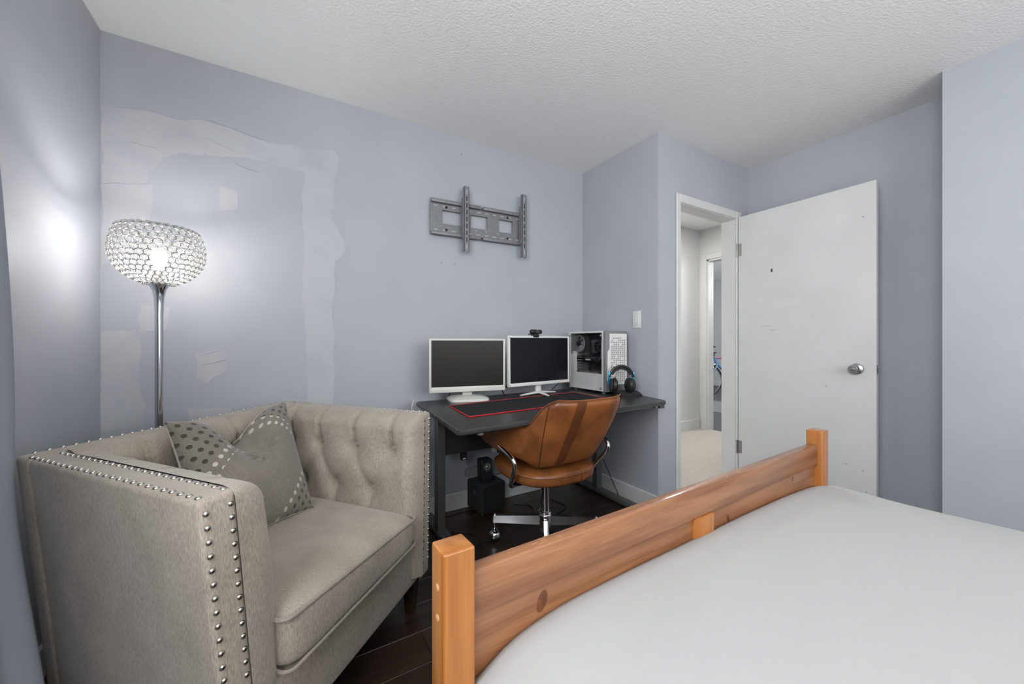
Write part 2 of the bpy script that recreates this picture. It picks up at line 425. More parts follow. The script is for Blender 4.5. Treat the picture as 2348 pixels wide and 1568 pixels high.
# torn ridges and trowel lines on the patched area
for pts in ([(-.33,2.155),(-.27,2.150),(-.21,2.142),(-.15,2.128),(-.085,2.122)], [(-.21,1.975),(-.17,1.962),(-.12,1.955)], [(-.36,1.03),(-.32,1.038),(-.28,1.052)], [(-.34,.985),(-.29,.995),(-.25,1.008)],
            [(-.60,1.985),(-.55,1.975),(-.50,1.973)], [(-.33,2.07),(-.26,2.05),(-.2,2.03)]):
    mesh('trowel_ridge', *tube(smooth_path([(x, YA-.0015, z) for x, z in pts], 5), .0016, 5), M['patch'], wall_back, True)
for x, z in ((.86, 1.60), (.95, 1.60), (1.0, 2.33)):
    mesh('nail_hole', *lathe([(.003, 0), (.003, .001)], 8, (x, YA-.0005, z), Matrix.Rotation(PI/2, 4, 'X')), M['darkgrey'], wall_back)

# ------------------------------------------------------------------ doorway, door, windows
def add_trim(name, gg, m='trim'): return struct(gg.obj(name, M[m]))
CW = .045
g = G().add(rbox(OX0-CW, OX0-.004, YC-.014, YC, 0, OZ+CW+.015, .004, 1)); add_trim('trim_1', g)
g = G().add(rbox(OX1+.004, OX1+CW+.02, YC-.014, YC, 0, OZ+CW+.015, .004, 1)); add_trim('trim_2', g)
g = G().add(rbox(OX0-.004, OX1+.004, YC-.014, YC, OZ+.004, OZ+CW+.015, .004, 1)); add_trim('trim_3', g)
jamb = G().add(box(OX0-.02, OX0, YC-.002, YC+.102, 0, OZ)).obj('trim_4', M['trim']); struct(jamb)
mesh('strike_plate', *box(OX0, OX0+.0015, YC+.015, YC+.04, .90, .96), M['steel'], jamb)
jamb2 = struct(G().add(box(OX1, OX1+.02, YC-.002, YC+.102, 0, OZ)).obj('trim_5', M['trim']))
struct(G().add(box(OX0-.02, OX1+.02, YC-.002, YC+.102, OZ, OZ+.02)).obj('trim_6', M['trim']))
# door leaf, swung fully open
DX0, DX1, DY0, DY1 = 2.937, 2.972, 0.803, 1.582
door = struct(G().add(rbox(DX0, DX1, DY0, DY1, .012, 2.034, .002, 1)).obj('door_1', M['door']))
for z in (1.785, .305):
    h = mesh('hinge', *rbox(DX0-.0022, DX0, DY1-.026, DY1-.001, z-.047, z+.047, .0008, 1), M['steel'], door)
    mesh('hinge_knuckle', *lathe([(.006, z-.05), (.006, z+.05)], 10, (DX0-.007, DY1+.006, 0)), M['steel'], h, True)
KY, KZ = .889, .932
RX = Matrix.Rotation(-PI/2, 4, 'Y')
kn = mesh('door_knob', *lathe([(.033, 0), (.033, .004), (.030, .010), (.014, .014), (.012, .030), (.020, .036), (.0265, .046), (.0265, .056), (.022, .063), (.019, .0635), (.018, .0615), (.011, .0615), (.010, .064), (.004, .065), (0, .065)], 28, (DX0, KY, KZ), RX), M['steel'], door, True)
mesh('door_knob', *lathe([(.033, 0), (.030, .010), (.012, .016), (.012, .030), (.0265, .046), (.0265, .056), (.015, .065), (0, .065)], 24, (DX1, KY, KZ), Matrix.Rotation(PI/2, 4, 'Y')), M['steel'], door, True)
mesh('latch_plate', *box(DX0+.006, DX1-.006, DY0-.001, DY0+.001, KZ-.028, KZ+.028), M['steel'], door)
mesh('latch_bolt', *rbox(DX0+.011, DX1-.011, DY0-.011, DY0, KZ-.008, KZ+.008, .003, 1), M['steel'], door)
mesh('magnet_mark', *box(DX0-.001, DX0, 1.347, 1.359, 1.586, 1.608), M['darkgrey'], door)
mesh('sticker_residue', *box(DX0-.0004, DX0, 1.17, 1.34, 1.335, 1.385), M['trim'], door)
for y_, z_ in ((.862, 1.835), (.862, .33), (.94, .35), (.845, .21), (1.04, .815)):
    mesh('nail_hole', *lathe([(.0028, 0), (.0028, .0008)], 8, (DX0-.0003, y_, z_), RX), M['darkgrey'], door)
for pts in ([(1.42, 1.205), (1.39, 1.204), (1.35, 1.207)], [(1.36, 1.178), (1.32, 1.175)]):
    mesh('scratch', *tube([(DX0-.0002, a, b) for a, b in pts], .0007, 4), M['midgrey'], door)

def window(name, axis, a0, a1, z0, z1, p0, p1):
    """axis 'x': the window runs along x in a wall spanning y p0..p1"""
    def B(u0, u1, w0, w1, q0, q1, r=.003):
        return rbox(u0, u1, q0, q1, w0, w1, r, 1) if axis == 'x' else rbox(q0, q1, u0, u1, w0, w1, r, 1)
    g = G(); f = .045
    for u0, u1, w0, w1 in ((a0, a0+f, z0, z1), (a1-f, a1, z0, z1), (a0+f, a1-f, z0, z0+f), (a0+f, a1-f, z1-f, z1), ((a0+a1)/2-.025, (a0+a1)/2+.025, z0+f, z1-f)):
        g.add(B(u0, u1, w0, w1, p0+.02, p1-.02))
    o = struct(g.obj(name, M['trim']))
    for u0, u1 in ((a0+f, (a0+a1)/2-.025), ((a0+a1)/2+.025, a1-f)):
        mesh('pane', *(box(u0, u1, (p0+p1)/2-.002, (p0+p1)/2+.002, z0+f, z1-f) if axis == 'x' else box((p0+p1)/2-.002, (p0+p1)/2+.002, u0, u1, z0+f, z1-f)), M['pane'], o)
window('added_rear_window', 'x', RX0, RX1, RZ0, RZ1, YF-.1, YF)
window('window_2', 'y', WY0, WY1, WZ0, WZ1, XL-.1, XL)

# hallway and the room beyond
HZ = 2.5
struct(G().add(box(XB+.1, 4.5, 2.9, 3.0, 0, HZ)).obj('wall_hall_back', M['hallwall']))
struct(G().add(box(XB, XB+.1, YA+.1, 3.0, 0, HZ)).obj('wall_hall_end', M['hallwall']))
struct(G().add(box(XB+.1, XB+.11, YC+.1, YA+.1, 0, HZ)).add(box(XB+.1, OX0-.02, YC+.1, YC+.105, 0, HZ)).obj('wall_hall_lining', M['hallwall']))
struct(G().add(box(XD+.1, 4.6, YC, YC+.1, 0, HZ)).obj('wall_hall_front', M['hallwall']))
FY0, FY1, FZ = 2.02, 2.80, 2.11
struct(G().add(box(4.5, 4.6, YC+.1, FY0, 0, HZ)).add(box(4.5, 4.6, FY1, 3.0, 0, HZ)).add(box(4.5, 4.6, FY0, FY1, FZ, HZ)).obj('wall_hall_side', M['hallwall']))
struct(G().add(box(XB+.1, 4.6, YC+.1, 3.0, HZ, HZ+.05)).obj('ceiling_hall', M['ceiling']))
carpet = G().add(box(XB, 4.55, YC+.03, 2.9, -.08, .004)).obj('floor_hall', M['carpet']); struct(carpet)
baseboard('baseboard_hall', XB+.12, 4.488, 2.888, 2.9, .13)
add_trim('trim_7', G().add(rbox(4.485, 4.5, FY1+.004, FY1+.075, 0, FZ+.075, .004, 1)))
add_trim('trim_8', G().add(rbox(4.485, 4.5, FY0-.075, FY0-.004, 0, FZ+.075, .004, 1)))
add_trim('trim_9', G().add(rbox(4.485, 4.5, FY0-.004, FY1+.004, FZ+.004, FZ+.075, .004, 1)))
add_trim('trim_10', G().add(box(4.498, 4.602, FY1-.018, FY1, 0, FZ)).add(box(4.498, 4.602, FY0, FY0+.018, 0, FZ)))
add_trim('trim_11', G().add(box(4.498, 4.602, FY0, FY1, FZ-.018, FZ)))
struct(G().add(box(4.55, 9.4, YC, 6.0, -.08, .0)).obj('floor_far_room', M['darkfloor']))
struct(G().add(box(9.3, 9.4, YC, 6.0, 0, 2.6)).obj('wall_far_room', M['farwall']))
struct(G().add(box(4.6, 9.3, 5.9, 6.0, 0, 2.6)).obj('wall_far_room_side', M['farwall']))
struct(G().add(box(4.6, 9.3, YC, YC+.05, 0, 2.6)).obj('wall_far_room_front', M['farwall']))
struct(G().add(box(4.6, 9.4, YC, 6.0, 2.6, 2.66)).obj('ceiling_far_room', M['ceiling']))
baseboard('baseboard_far_room', 9.285, 9.3, YC+.05, 5.9, .12)

# light switch on the alcove wall
sw = thing('light_switch', (XB, 1.77, 1.19), 'white rectangular light switch plate on wall beside computer tower', 'light switch')
mesh('plate', *rbox(XB-.006, XB, 1.736, 1.804, 1.187, 1.303, .003, 2), M['white'], sw, True)
mesh('rocker', *rbox(XB-.009, XB-.005, 1.753, 1.787, 1.212, 1.278, .0015, 1), M['white'], sw, True)
mesh('slot', *box(XB-.0095, XB-.0088, 1.763, 1.777, 1.220, 1.2225), M['midgrey'], sw)

# ------------------------------------------------------------------ armchair
AZ = 0.79; AW = 0.475; AD = 0.80
cFL, cFR, cBR, cBL = Vector((-.1422, .9174)), Vector((.5467, 1.6048)), Vector((.0044, 2.281)), Vector((-.6181, 1.542))
def chair_map(p):
    """armchair plan: x across, y front to back, arms flaring outwards towards the top"""
    k = AZ-p[2]
    x = p[0]*(1-.085*k/AW); y = p[1]-.03*k
    s = (x/AW+1)/2; d = y/AD
    q = (cFL*(1-s)+cFR*s)*(1-d)+(cBL*(1-s)+cBR*s)*d
    return Vector((q.x, q.y, p[2]))
ac = (cFL+cFR+cBR+cBL)/4
arm = thing('armchair', (ac.x, ac.y, 0), 'grey-brown tweed tufted armchair with nailhead trim in the corner', 'armchair')
TB = .080; TP = .080; ZB0 = .135
def apart(name, vf, m='fabric', smooth=True, parent=arm, **k): return G().add(vf).map(chair_map).obj(name, M[m], parent, smooth, **k)
apart('arm_panel', rbox(-AW, -AW+TB, 0, AD-TB, ZB0, AZ, .013, 3, 3))
apart('arm_panel', rbox(AW-TB, AW, 0, AD-TB, ZB0, AZ, .013, 3, 3))
apart('back_panel', rbox(-AW, AW, AD-TB, AD, ZB0, AZ, .013, 3, 3))
apart('seat_base', rbox(-AW+TB, AW-TB, .012, AD-TB, ZB0, .305, .012, 3, 2))

def sstep(a, b, x):
    t = min(1, max(0, (x-a)/(b-a))); return t*t*(3-2*t)
def tuft(a, z, buttons, L):
    """how far the pad sinks at (a along, z up)"""
    d = 0.0
    for (ba, bz) in buttons:
        r2 = ((a-ba)**2+(z-bz)**2)
        d += .034*math.exp(-r2/(.018**2))+.021*math.exp(-r2/(.050**2))
    top = max(b[1] for b in buttons); low = min(b[1] for b in buttons)
    for (ba, bz) in buttons:
        if abs(bz-top) < .01 and z > bz:      # pleats running up over the top
            d += .022*math.exp(-((a-ba)/.010)**2)*sstep(bz-.005, bz+.03, z)
        if abs(bz-low) < .01 and z < bz:      # pleats running down to the seat
            d += .013*math.exp(-((a-ba)/.012)**2)*sstep(bz+.005, bz-.03, z)
    for i, p in enumerate(buttons):           # diagonal folds between buttons
        for q in buttons[i+1:]:
            dx, dz = q[0]-p[0], q[1]-p[1]; l = math.hypot(dx, dz)
            if .02 < abs(dz) < .2 and l < .20:
                t = ((a-p[0])*dx+(z-p[1])*dz)/l/l
                if 0 <= t <= 1:
                    e = abs((a-p[0])*dz-(z-p[1])*dx)/l
                    d += .007*math.exp(-(e/.017)**2)
    return min(d, .058)

def pad(name, place, a0, a1, buttons, round0, round1, zlow=.17):
    """tufted inner pad; place(a, off, z) -> local point, off measured from the frame's inner face"""
    nu, nv = 110, 64
    def fn(u, v):
        a = a0+(a1-a0)*u
        # profile: over the top from the frame, then down the face
        if v < .30:
            th = (v/.30)*PI/2
            off = -.010+(TP+.010)*math.sin(th); z = AZ-.060+.064*math.cos(th)
        else:
            t = (v-.30)/.70; z = AZ-.060-(AZ-.060-zlow)*t; off = TP+.010*math.sin(PI*min(1, t*1.6))
        w = 1.0
        if round0: w *= math.sqrt(max(0.0, 1-max(0, 1-(a-a0)/.045)**2))
        if round1: w *= math.sqrt(max(0.0, 1-max(0, 1-(a1-a)/.045)**2))
        d = tuft(a, z if v >= .30 else z+.04*(1-v/.30), buttons, a1-a0)
        k = sstep(0, .12, v)
        off2 = -.010+(off+.010-d*k)*w if v >= .30 else -.010+(off+.010-d*k*.8)*w
        zz = z-(d*.45*(1-sstep(.25, .45, v))*k) - (.018*(1-w))
        return place(a, off2, zz)
    v, f = grid(fn, nu, nv)
    return apart(name, (v, f), smooth='all')
rowR = [(y_, .655) for y_ in (.105, .285, .465, .62)]+[(y_, .485) for y_ in (.20, .375, .545)]
pad('arm_pad', lambda a, o, z: (-AW+TB-.002+o, a, z), -.006, AD-TB-TP+.02, rowR, True, False)
pad('arm_pad', lambda a, o, z: (AW-TB+.002-o, AD-TB-TP+.02-a, z), 0, AD-TB-TP+.024, [(AD-TB-TP+.02-b[0], b[1]) for b in rowR], False, True)
rowB = [(x_, .655) for x_ in (-.24, -.08, .08, .24)]+[(x_, .500) for x_ in (-.16, 0, .16)]
pad('back_pad', lambda a, o, z: (a, AD-TB+.002-o, z), -AW+TB, AW-TB, rowB, False, False)
bt = lathe([(.011, -.004), (.011, .001), (.008, .0045), (0, .006)], 14)
def button(p, n):
    q = chair_map(p); q2 = chair_map(Vector(p)+Vector(n)*.01); d = (q2-q).normalized()
    mesh('tuft_button', *xf(bt, Matrix.Translation(q) @ d.to_track_quat('Z', 'Y').to_matrix().to_4x4()), M['fabric'], arm, True)
for y_, z_ in rowR:
    button((-AW+TB+TP-.044, y_, z_), (1, 0, 0)); button((AW-TB-TP+.044, y_, z_), (-1, 0, 0))
for x_, z_ in rowB: button((x_, AD-TB-TP+.044, z_), (0, -1, 0))

# seat cushion with piped edges
SX, SY0, SY1, SZ0, SZ1 = .330, -.022, .640, .312, .437
def cush(u, v):
    th = 2*PI*u; ph = PI*(v-.5)
    def se(c, e): return math.copysign(abs(c)**e, c)
    x = SX*se(math.cos(th), .16)*se(math.cos(ph), .18); y = se(math.sin(th), .16)*se(math.cos(ph), .18)
    y = (SY0+SY1)/2+y*(SY1-SY0)/2; z = (SZ0+SZ1)/2+(SZ1-SZ0)/2*se(math.sin(ph), .30)
    if ph > 0: z += .026*max(0, 1-(x/SX)**4)*max(0, 1-((y-.31)/.36)**4)*sstep(0, .8, math.sin(ph))
    if ph > -.6: z -= .017*x/SX*sstep(-.6, .6, ph)
    return (x, y, z)
sc_ = apart('seat_cushion', grid(cush, 96, 40, cu=True), smooth='all')
def pipe_loop(z, inset=.004):
    pts = rrect(-SX+inset, SX-inset, SY0+inset, SY1-inset, .03, 5)
    dense = []
    for i in range(len(pts)):
        a, b = Vector(pts[i]), Vector(pts[(i+1) % len(pts)]); m = max(1, int((b-a).length/.05))
        dense += [a+(b-a)*(j/m) for j in range(m)]
    return [chair_map((p.x, p.y, z-(.017*p.x/SX if z > .38 else 0))) for p in dense]
mesh('piping', *tube(pipe_loop(SZ1-.008), .0052, 8, True), M['pipe'], sc_, True)
mesh('piping', *tube(pipe_loop(SZ0+.008), .0045, 8, True), M['pipe'], sc_, True)

# legs
for lx, ly in ((-AW+.07, .05), (AW-.07, .05), (-AW+.07, AD-.06), (AW-.07, AD-.06)):
    v = []
    for z, h in ((0, .016), (ZB0+.005, .027)):
        v += [(lx+a*h, ly+b*h, z) for a, b in ((-1, -1), (1, -1), (1, 1), (-1, 1))]
    apart('leg', (v, [(3, 2, 1, 0), (4, 5, 6, 7), (0, 1, 5, 4), (1, 2, 6, 5), (2, 3, 7, 6), (3, 0, 4, 7)]), 'legwood', False)

# nailheads, one object each
nh = lathe([(.0062, -.001), (.0060, .0012), (.0045, .0030), (.0022, .0038), (0, .0040)], 10)
nm_ = bpy.data.meshes.new('nail_head'); nm_.from_pydata(nh[0], [], nh[1]); nm_.materials.append(M['nail'])
nm_.polygons.foreach_set('use_smooth', [True]*len(nm_.polygons))
def nail(p, n):
    q = chair_map(p); d = (chair_map(Vector(p)+Vector(n)*.01)-q).normalized()
    o = bpy.data.objects.new('nail_head', nm_); COL.objects.link(o); o.parent = arm
    o.location = q-arm.location; o.rotation_mode = 'QUATERNION'; o.rotation_quaternion = d.to_track_quat('Z', 'Y')
NS = .0285; IN0 = .013; IN1 = TB-.019
for sx in (-1, 1):
    for ins in (IN0, IN1):
        n = int((AD-.04)/NS)
        for k in range(n):
            y_ = .020+k*NS
            if ins == IN1 and y_ > AD-TB+.01: continue
            nail((sx*(AW-ins), y_, AZ), (0, 0, 1))
        n = int((AZ-ZB0-.05)/NS)
        for k in range(n): nail((sx*(AW-ins), 0, AZ-.028-k*NS), (0, -1, 0))
for k in range(int((2*AW-.06)/NS)): nail((-AW+.035+k*NS, AD-IN0, AZ), (0, 0, 1))

# ------------------------------------------------------------------ pillow on the armchair
def pillow_mat():
    m = fabric('pillow_tweed', (0.22, 0.195, 0.168), (0.155, 0.136, 0.117), (0.26, 0.23, 0.20))
    nt = m.node_tree; b = nt.nodes['Principled BSDF']
    src = [l for l in nt.links if l.to_socket == b.inputs['Base Color']][0].from_socket
    tc = nt.nodes.new('ShaderNodeTexCoord'); sp = nt.nodes.new('ShaderNodeSeparateXYZ'); nt.links.new(tc.outputs['UV'], sp.inputs[0])
    def mth(op, a, bb=None, c=None):
        n = nt.nodes.new('ShaderNodeMath'); n.operation = op
        for i, x in enumerate((a, bb, c)):
            if x is None: continue
            if isinstance(x, (int, float)): n.inputs[i].default_value = x
            else: nt.links.new(x, n.inputs[i])
        return n.outputs[0]
    u, v = sp.outputs[0], sp.outputs[1]     # 0..1 over the face
    N = 21.0
    p = mth('MULTIPLY', mth('ADD', u, v), N*.5); q = mth('MULTIPLY', mth('SUBTRACT', u, v), N*.5)
    p = mth('ADD', p, 0); q = mth('ADD', q, 40)
    fp = mth('SUBTRACT', mth('FRACT', p), .5); fq = mth('SUBTRACT', mth('FRACT', q), .5)
    d2 = mth('ADD', mth('MULTIPLY', fp, fp), mth('MULTIPLY', fq, fq))
    dot = mth('LESS_THAN', d2, .062)
    au = mth('ABSOLUTE', mth('SUBTRACT', mth('MULTIPLY', u, 2), 1)); av = mth('ABSOLUTE', mth('SUBTRACT', mth('MULTIPLY', v, 2), 1))
    s = mth('ADD', au, av)
    # the left half carries a wider field of dark dots
    lean = mth('MULTIPLY', mth('LESS_THAN', u, .5), mth('GREATER_THAN', v, .45))
    s = mth('MULTIPLY_ADD', lean, .42, s)
    dark = mth('MULTIPLY', dot, mth('GREATER_THAN', s, 1.34))
    lite = mth('MULTIPLY', dot, mth('MULTIPLY', mth('GREATER_THAN', s, 1.10), mth('LESS_THAN', s, 1.34)))
    m1 = nt.nodes.new('ShaderNodeMix'); m1.data_type = 'RGBA'; nt.links.new(dark, m1.inputs[0]); nt.links.new(src, m1.inputs[6]); m1.inputs[7].default_value = (.072, .060, .050, 1)
    m2 = nt.nodes.new('ShaderNodeMix'); m2.data_type = 'RGBA'; nt.links.new(lite, m2.inputs[0]); nt.links.new(m1.outputs[2], m2.inputs[6]); m2.inputs[7].default_value = (.52, .48, .43, 1)
    nt.links.new(m2.outputs[2], b.inputs['Base Color'])
    return m
M['pillow'] = pillow_mat()
pTL, pTR, pBR, pBL = Vector((-.330, 1.605, .835)), Vector((.000, 1.875, .838)), Vector((.093, 1.655, .452)), Vector((-.215, 1.372, .452))
pn = ((pTR-pTL).cross(pTL-pBL)).normalized()
if pn.y > 0: pn = -pn
def pillow_pt(u, v, side):
    """u, v in 0..1; side +1 towards the room"""
    a, b = 2*u-1, 2*v-1
    # concave sides make pointed corners
    kx = 1-.085*(1-b*b); ky = 1-.085*(1-a*a)
    uu = .5+.5*a*kx; vv = .5+.5*b*ky
    p = (pBL*(1-uu)+pBR*uu)*(1-vv)+(pTL*(1-uu)+pTR*uu)*vv
    t = .098*(max(0, 1-a**2)**.55)*(max(0, 1-b**2)**.55)+.004
    p = p+pn*(t*side)
    # chopped dent in the top edge
    ds = math.exp(-((a+.02)/.36)**2); w_ = sstep(-.35, 1.0, b)
    p = p+Vector((0, 0, -.098*ds*w_))+pn*(-.045*ds*w_*side if side > 0 else .0)
    # puckered folds at the dent
    if side > 0:
        r = math.hypot(a-.12, b-.30)
        p = p+pn*(.010*math.cos(9*math.atan2(b-.30, a-.12)+2*r)*math.exp(-((r-.18)/.12)**2))
    return p
pv, pf, puv = [], [], []
NP = 46
for side in (1, -1):
    b0 = len(pv)
    for j in range(NP):
        for i in range(NP):
            pv.append(pillow_pt(i/(NP-1), j/(NP-1), side)); puv.append((i/(NP-1), j/(NP-1)))
    for j in range(NP-1):
        for i in range(NP-1):
            q = (b0+j*NP+i, b0+j*NP+i+1, b0+(j+1)*NP+i+1, b0+(j+1)*NP+i)
            pf.append(q if side > 0 else q[::-1])
rim = [(i, 0) for i in range(NP)]+[(NP-1, j) for j in range(1, NP)]+[(i, NP-1) for i in range(NP-2, -1, -1)]+[(0, j) for j in range(NP-2, 0, -1)]
for k in range(len(rim)):
    a, b = rim[k], rim[(k+1) % len(rim)]
    ia, ib = a[1]*NP+a[0], b[1]*NP+b[0]
    pf.append((ib, ia, ia+NP*NP, ib+NP*NP))
pil = thing('throw_pillow', (-.06, 1.55, .45), 'square grey-brown throw pillow with dark and white dots on the armchair', 'pillow')
mesh('cover', pv, pf, M['pillow'], pil, 'all', uv=puv)
mesh('edge_seam', *tube([(pillow_pt(i/(NP-1), j/(NP-1), 1)+pillow_pt(i/(NP-1), j/(NP-1), -1))*.5 for i, j in rim[::2]], .0035, 6, True), M['fabric'], pil, True)

# ------------------------------------------------------------------ floor lamp behind the armchair
LX, LY = -.428, 2.005
lamp = thing('floor_lamp', (LX, LY, 0), 'lit chrome floor lamp with bowl shade of crystal beads', 'lamp')
mesh('base', *lathe([(.125, 0), (.125, .008), (.118, .016), (.05, .022), (.018, .035), (.0135, .05)], 40, (LX, LY, 0)), M['lampchrome'], lamp, True)
mesh('pole', *lathe([(.0130, .04), (.0130, 1.225)], 24, (LX, LY, 0)), M['lampchrome'], lamp, True)
mesh('flared_neck', *lathe([(.0140, 1.215), (.0145, 1.24), (.0165, 1.27), (.0215, 1.297), (.031, 1.318), (.036, 1.324), (.0, 1.326)], 32, (LX, LY, 0)), M['lampchrome'], lamp, True)
# bowl profile: radius by angle, cut at bottom and top
SR, SZ, SH = .143, 1.447, .132
def shade_pt(th, ph, k=1.0):
    return Vector((LX+SR*k*math.cos(ph)*math.cos(th), LY+SR*k*math.cos(ph)*math.sin(th), SZ+(SH if ph < 0 else .165)*k*math.sin(ph)))
NC = 34; rows = 13; P0, P1 = math.radians(-71), math.radians(31)
cells = []
for r in range(rows):
    ph = P0+(P1-P0)*r/(rows-1)
    n = NC if math.cos(ph) > .62 else (26 if math.cos(ph) > .42 else 16)
    for c in range(n):
        th = 2*PI*(c+.5*(r % 2))/n; cells.append((th, ph, n))
bead = grid(lambda u, v: (.0104*math.cos(2*PI*u)*math.cos(PI*(v-.5)), .0086*math.sin(2*PI*u)*math.cos(PI*(v-.5)), .0055*math.sin(PI*(v-.5))), 10, 6, cu=True)
bmh = bpy.data.meshes.new('crystal_bead'); bmh.from_pydata(bead[0], [], bead[1]); bmh.materials.append(M['crystal'])
bmh.polygons.foreach_set('use_smooth', [True]*len(bmh.polygons))
wg = G()
for r_, z_ in ((P0, 0), (P1, 0)):
    ring = [shade_pt(2*PI*k/48, r_, 1.0) for k in range(48)]
    wg.add(tube(ring, .0016, 5, True))
for th, ph, n in cells:
    c = shade_pt(th, ph); nrm = Vector((math.cos(ph)*math.cos(th)/SR, math.cos(ph)*math.sin(th)/SR, math.sin(ph)/SH)).normalized()
    tx = Vector((-math.sin(th), math.cos(th), 0)); ty = nrm.cross(tx)
    sx = min(.0142, PI*SR*math.cos(ph)/n*1.06); sy = .0112
    ring = [c+tx*(sx*math.cos(2*PI*k/12))+ty*(sy*math.sin(2*PI*k/12)) for k in range(12)]
    wg.add(tube(ring, .0011, 4, True))
shade = wg.obj('wire_shade', M['wire'], lamp, True, kind='stuff')
order = sorted(range(len(cells)), key=lambda i: -(shade_pt(*cells[i][:2])-Vector((LX, LY, SZ))).dot(Vector((-LX, -LY, -.1))))
rest = G()
for rank, i in enumerate(order):
    th, ph, n = cells[i]
    c = shade_pt(th, ph); nrm = Vector((math.cos(ph)*math.cos(th)/SR, math.cos(ph)*math.sin(th)/SR, math.sin(ph)/SH)).normalized()
    tx = Vector((-math.sin(th), math.cos(th), 0)); ty = nrm.cross(tx)
    R3 = Matrix((tx, ty, nrm)).transposed()
    s = min(1.0, PI*SR*math.cos(ph)/n*.84/.0104)
    if rank < 300:
        o = bpy.data.objects.new('crystal_bead', bmh); COL.objects.link(o); o.parent = shade
        o.matrix_local = Matrix.Translation(c-lamp.location) @ R3.to_4x4() @ Matrix.Diagonal((s, 1, 1, 1))
    else:
        rest.add(xf(bead, Matrix.Translation(c) @ R3.to_4x4() @ Matrix.Diagonal((s, 1, 1, 1))))
rest.obj('far_crystal_beads', M['crystal'], shade, True, kind='stuff')
mesh('bulb', *lathe([(.012, 1.37), (.013, 1.385), (.020, 1.402), (.026, 1.424), (.025, 1.443), (.017, 1.458), (0, 1.464)], 24, (LX, LY, 0)), M['bulb'], lamp, True)
mesh('bulb_socket', *lathe([(.016, 1.324), (.016, 1.372), (.012, 1.376)], 20, (LX, LY, 0)), M['white'], lamp, True)
mesh('power_cord', *tube(smooth_path([(LX, LY+.12, .012), (LX+.1, LY+.2, .006), (LX+.25, YA-.06, .006), (LX+.3, YA-.03, .006)], 6), .003, 6), M['white'], lamp, True)

# ------------------------------------------------------------------ curtain at the left
def curt(u, v):
    # u: 0 far end behind the camera .. 1 free edge; v: 0 top .. 1 hem
    z = 2.30-(2.30-.02)*v
    edge_y = 1.36+.160*sstep(.0, .62, v)-.215*sstep(.66, 1.0, v)
    edge_x = XL+.075+.150*sstep(.66, 1.0, v)
    y0 = .52
    y = y0+(edge_y-y0)*u
    amp = .030*(1-.35*v)
    x = XL+.075+(edge_x-(XL+.075))*sstep(.5, 1, u)+amp*math.sin(u*15*PI+.6*math.sin(3*v))*(1-.6*sstep(.93, 1, u))
    return (x, y, z)
cur = thing('curtain', (XL+.07, 1.2, .02), 'sheer blue-grey curtain hanging in folds at the left of the armchair', 'curtain')
cv_ = grid(curt, 140, 40)
cob = mesh('cloth', *cv_, M['curtain'], cur, 'all')
sol = cob.modifiers.new('thick', 'SOLIDIFY'); sol.thickness = .0016
mesh('hem', *tube([curt(1, k/39) for k in range(40)], .0032, 6), M['curtain'], cur, True)
mesh('rod', *tube([(XL+.075, -.55, 2.315), (XL+.075, 1.52, 2.315)], .011, 12), M['chrome'], cur, True)
for y_ in (-.5, 1.5): mesh('rod_bracket', *box(XL, XL+.08, y_-.008, y_+.008, 2.308, 2.322), M['chrome'], cur)

# ------------------------------------------------------------------ wall bracket for a screen
BY = YA
br = thing('tv_wall_bracket', (1.10, BY, 1.77), 'empty grey steel screen mounting bracket screwed to back wall', 'wall bracket')
tilt = .019   # the bracket hangs slightly off level
def BX(vf):
    return [(p[0], p[1], p[2]+(p[0]-.78)*tilt) for p in vf[0]], vf[1]
X0, X1, Z0, Z1 = .778, 1.452, 1.768, 1.992
WIN = [(.855, 1.000), (1.055, 1.178), (1.265, 1.378)]; WZ = (1.845, 1.930)
g = G(); ya, yb = BY-.024, BY-.021
g.add(box(X0, X1, ya, yb, WZ[1], Z1-.024)); g.add(box(X0, X1, ya, yb, Z0+.020, WZ[0]))
xs = [X0]+[e for w_ in WIN for e in w_]+[X1]
for i in range(0, len(xs), 2): g.add(box(xs[i], xs[i+1], ya, yb, *WZ))
for x_ in (X0+.10, X0+.33, X1-.06): 
    for z_ in (1.80, 1.955): g.add(box(x_-.012, x_+.012, yb, BY, z_-.008, z_+.008))
wp = G().add(BX((g.v, g.f))).obj('wall_plate', M['bracket'], br)
for a, b in ((X0, 1.120), (1.137, X1)):
    for zt, zz in ((Z1-.022, Z1), (Z0, Z0+.018)):
        gg = G().add(BX(rbox(a, b, BY-.046, BY-.020, zt, zz, .003, 2)))
        gg.obj('hook_rail', M['bracket'], br, True)
for k in range(11):
    x_ = X0+.035+k*.060
    for z_ in (1.953, 1.803):
        mesh('slot', *BX(rbox(x_-.013, x_+.013, ya-.0008, ya+.0005, z_-.0035, z_+.0035, .003, 2)), M['wall'], wp)
for x_ in (X0+.105, 1.335):
    for z_ in (1.950, 1.806):
        mesh('lag_bolt', *BX(lathe([(.0085, 0), (.0085, .004), (.006, .007), (0, .007)], 6, (x_, ya, z_), Matrix.Rotation(PI/2, 4, 'X'))), M['black'], wp)
for x_ in (1.095, 1.165, 1.255):
    mesh('washer', *BX(lathe([(.007, 0), (.007, .002), (.003, .002), (.003, .0005), (0, .0005)], 12, (x_, ya, 1.828), Matrix.Rotation(PI/2, 4, 'X'))), M['steel'], wp, True)
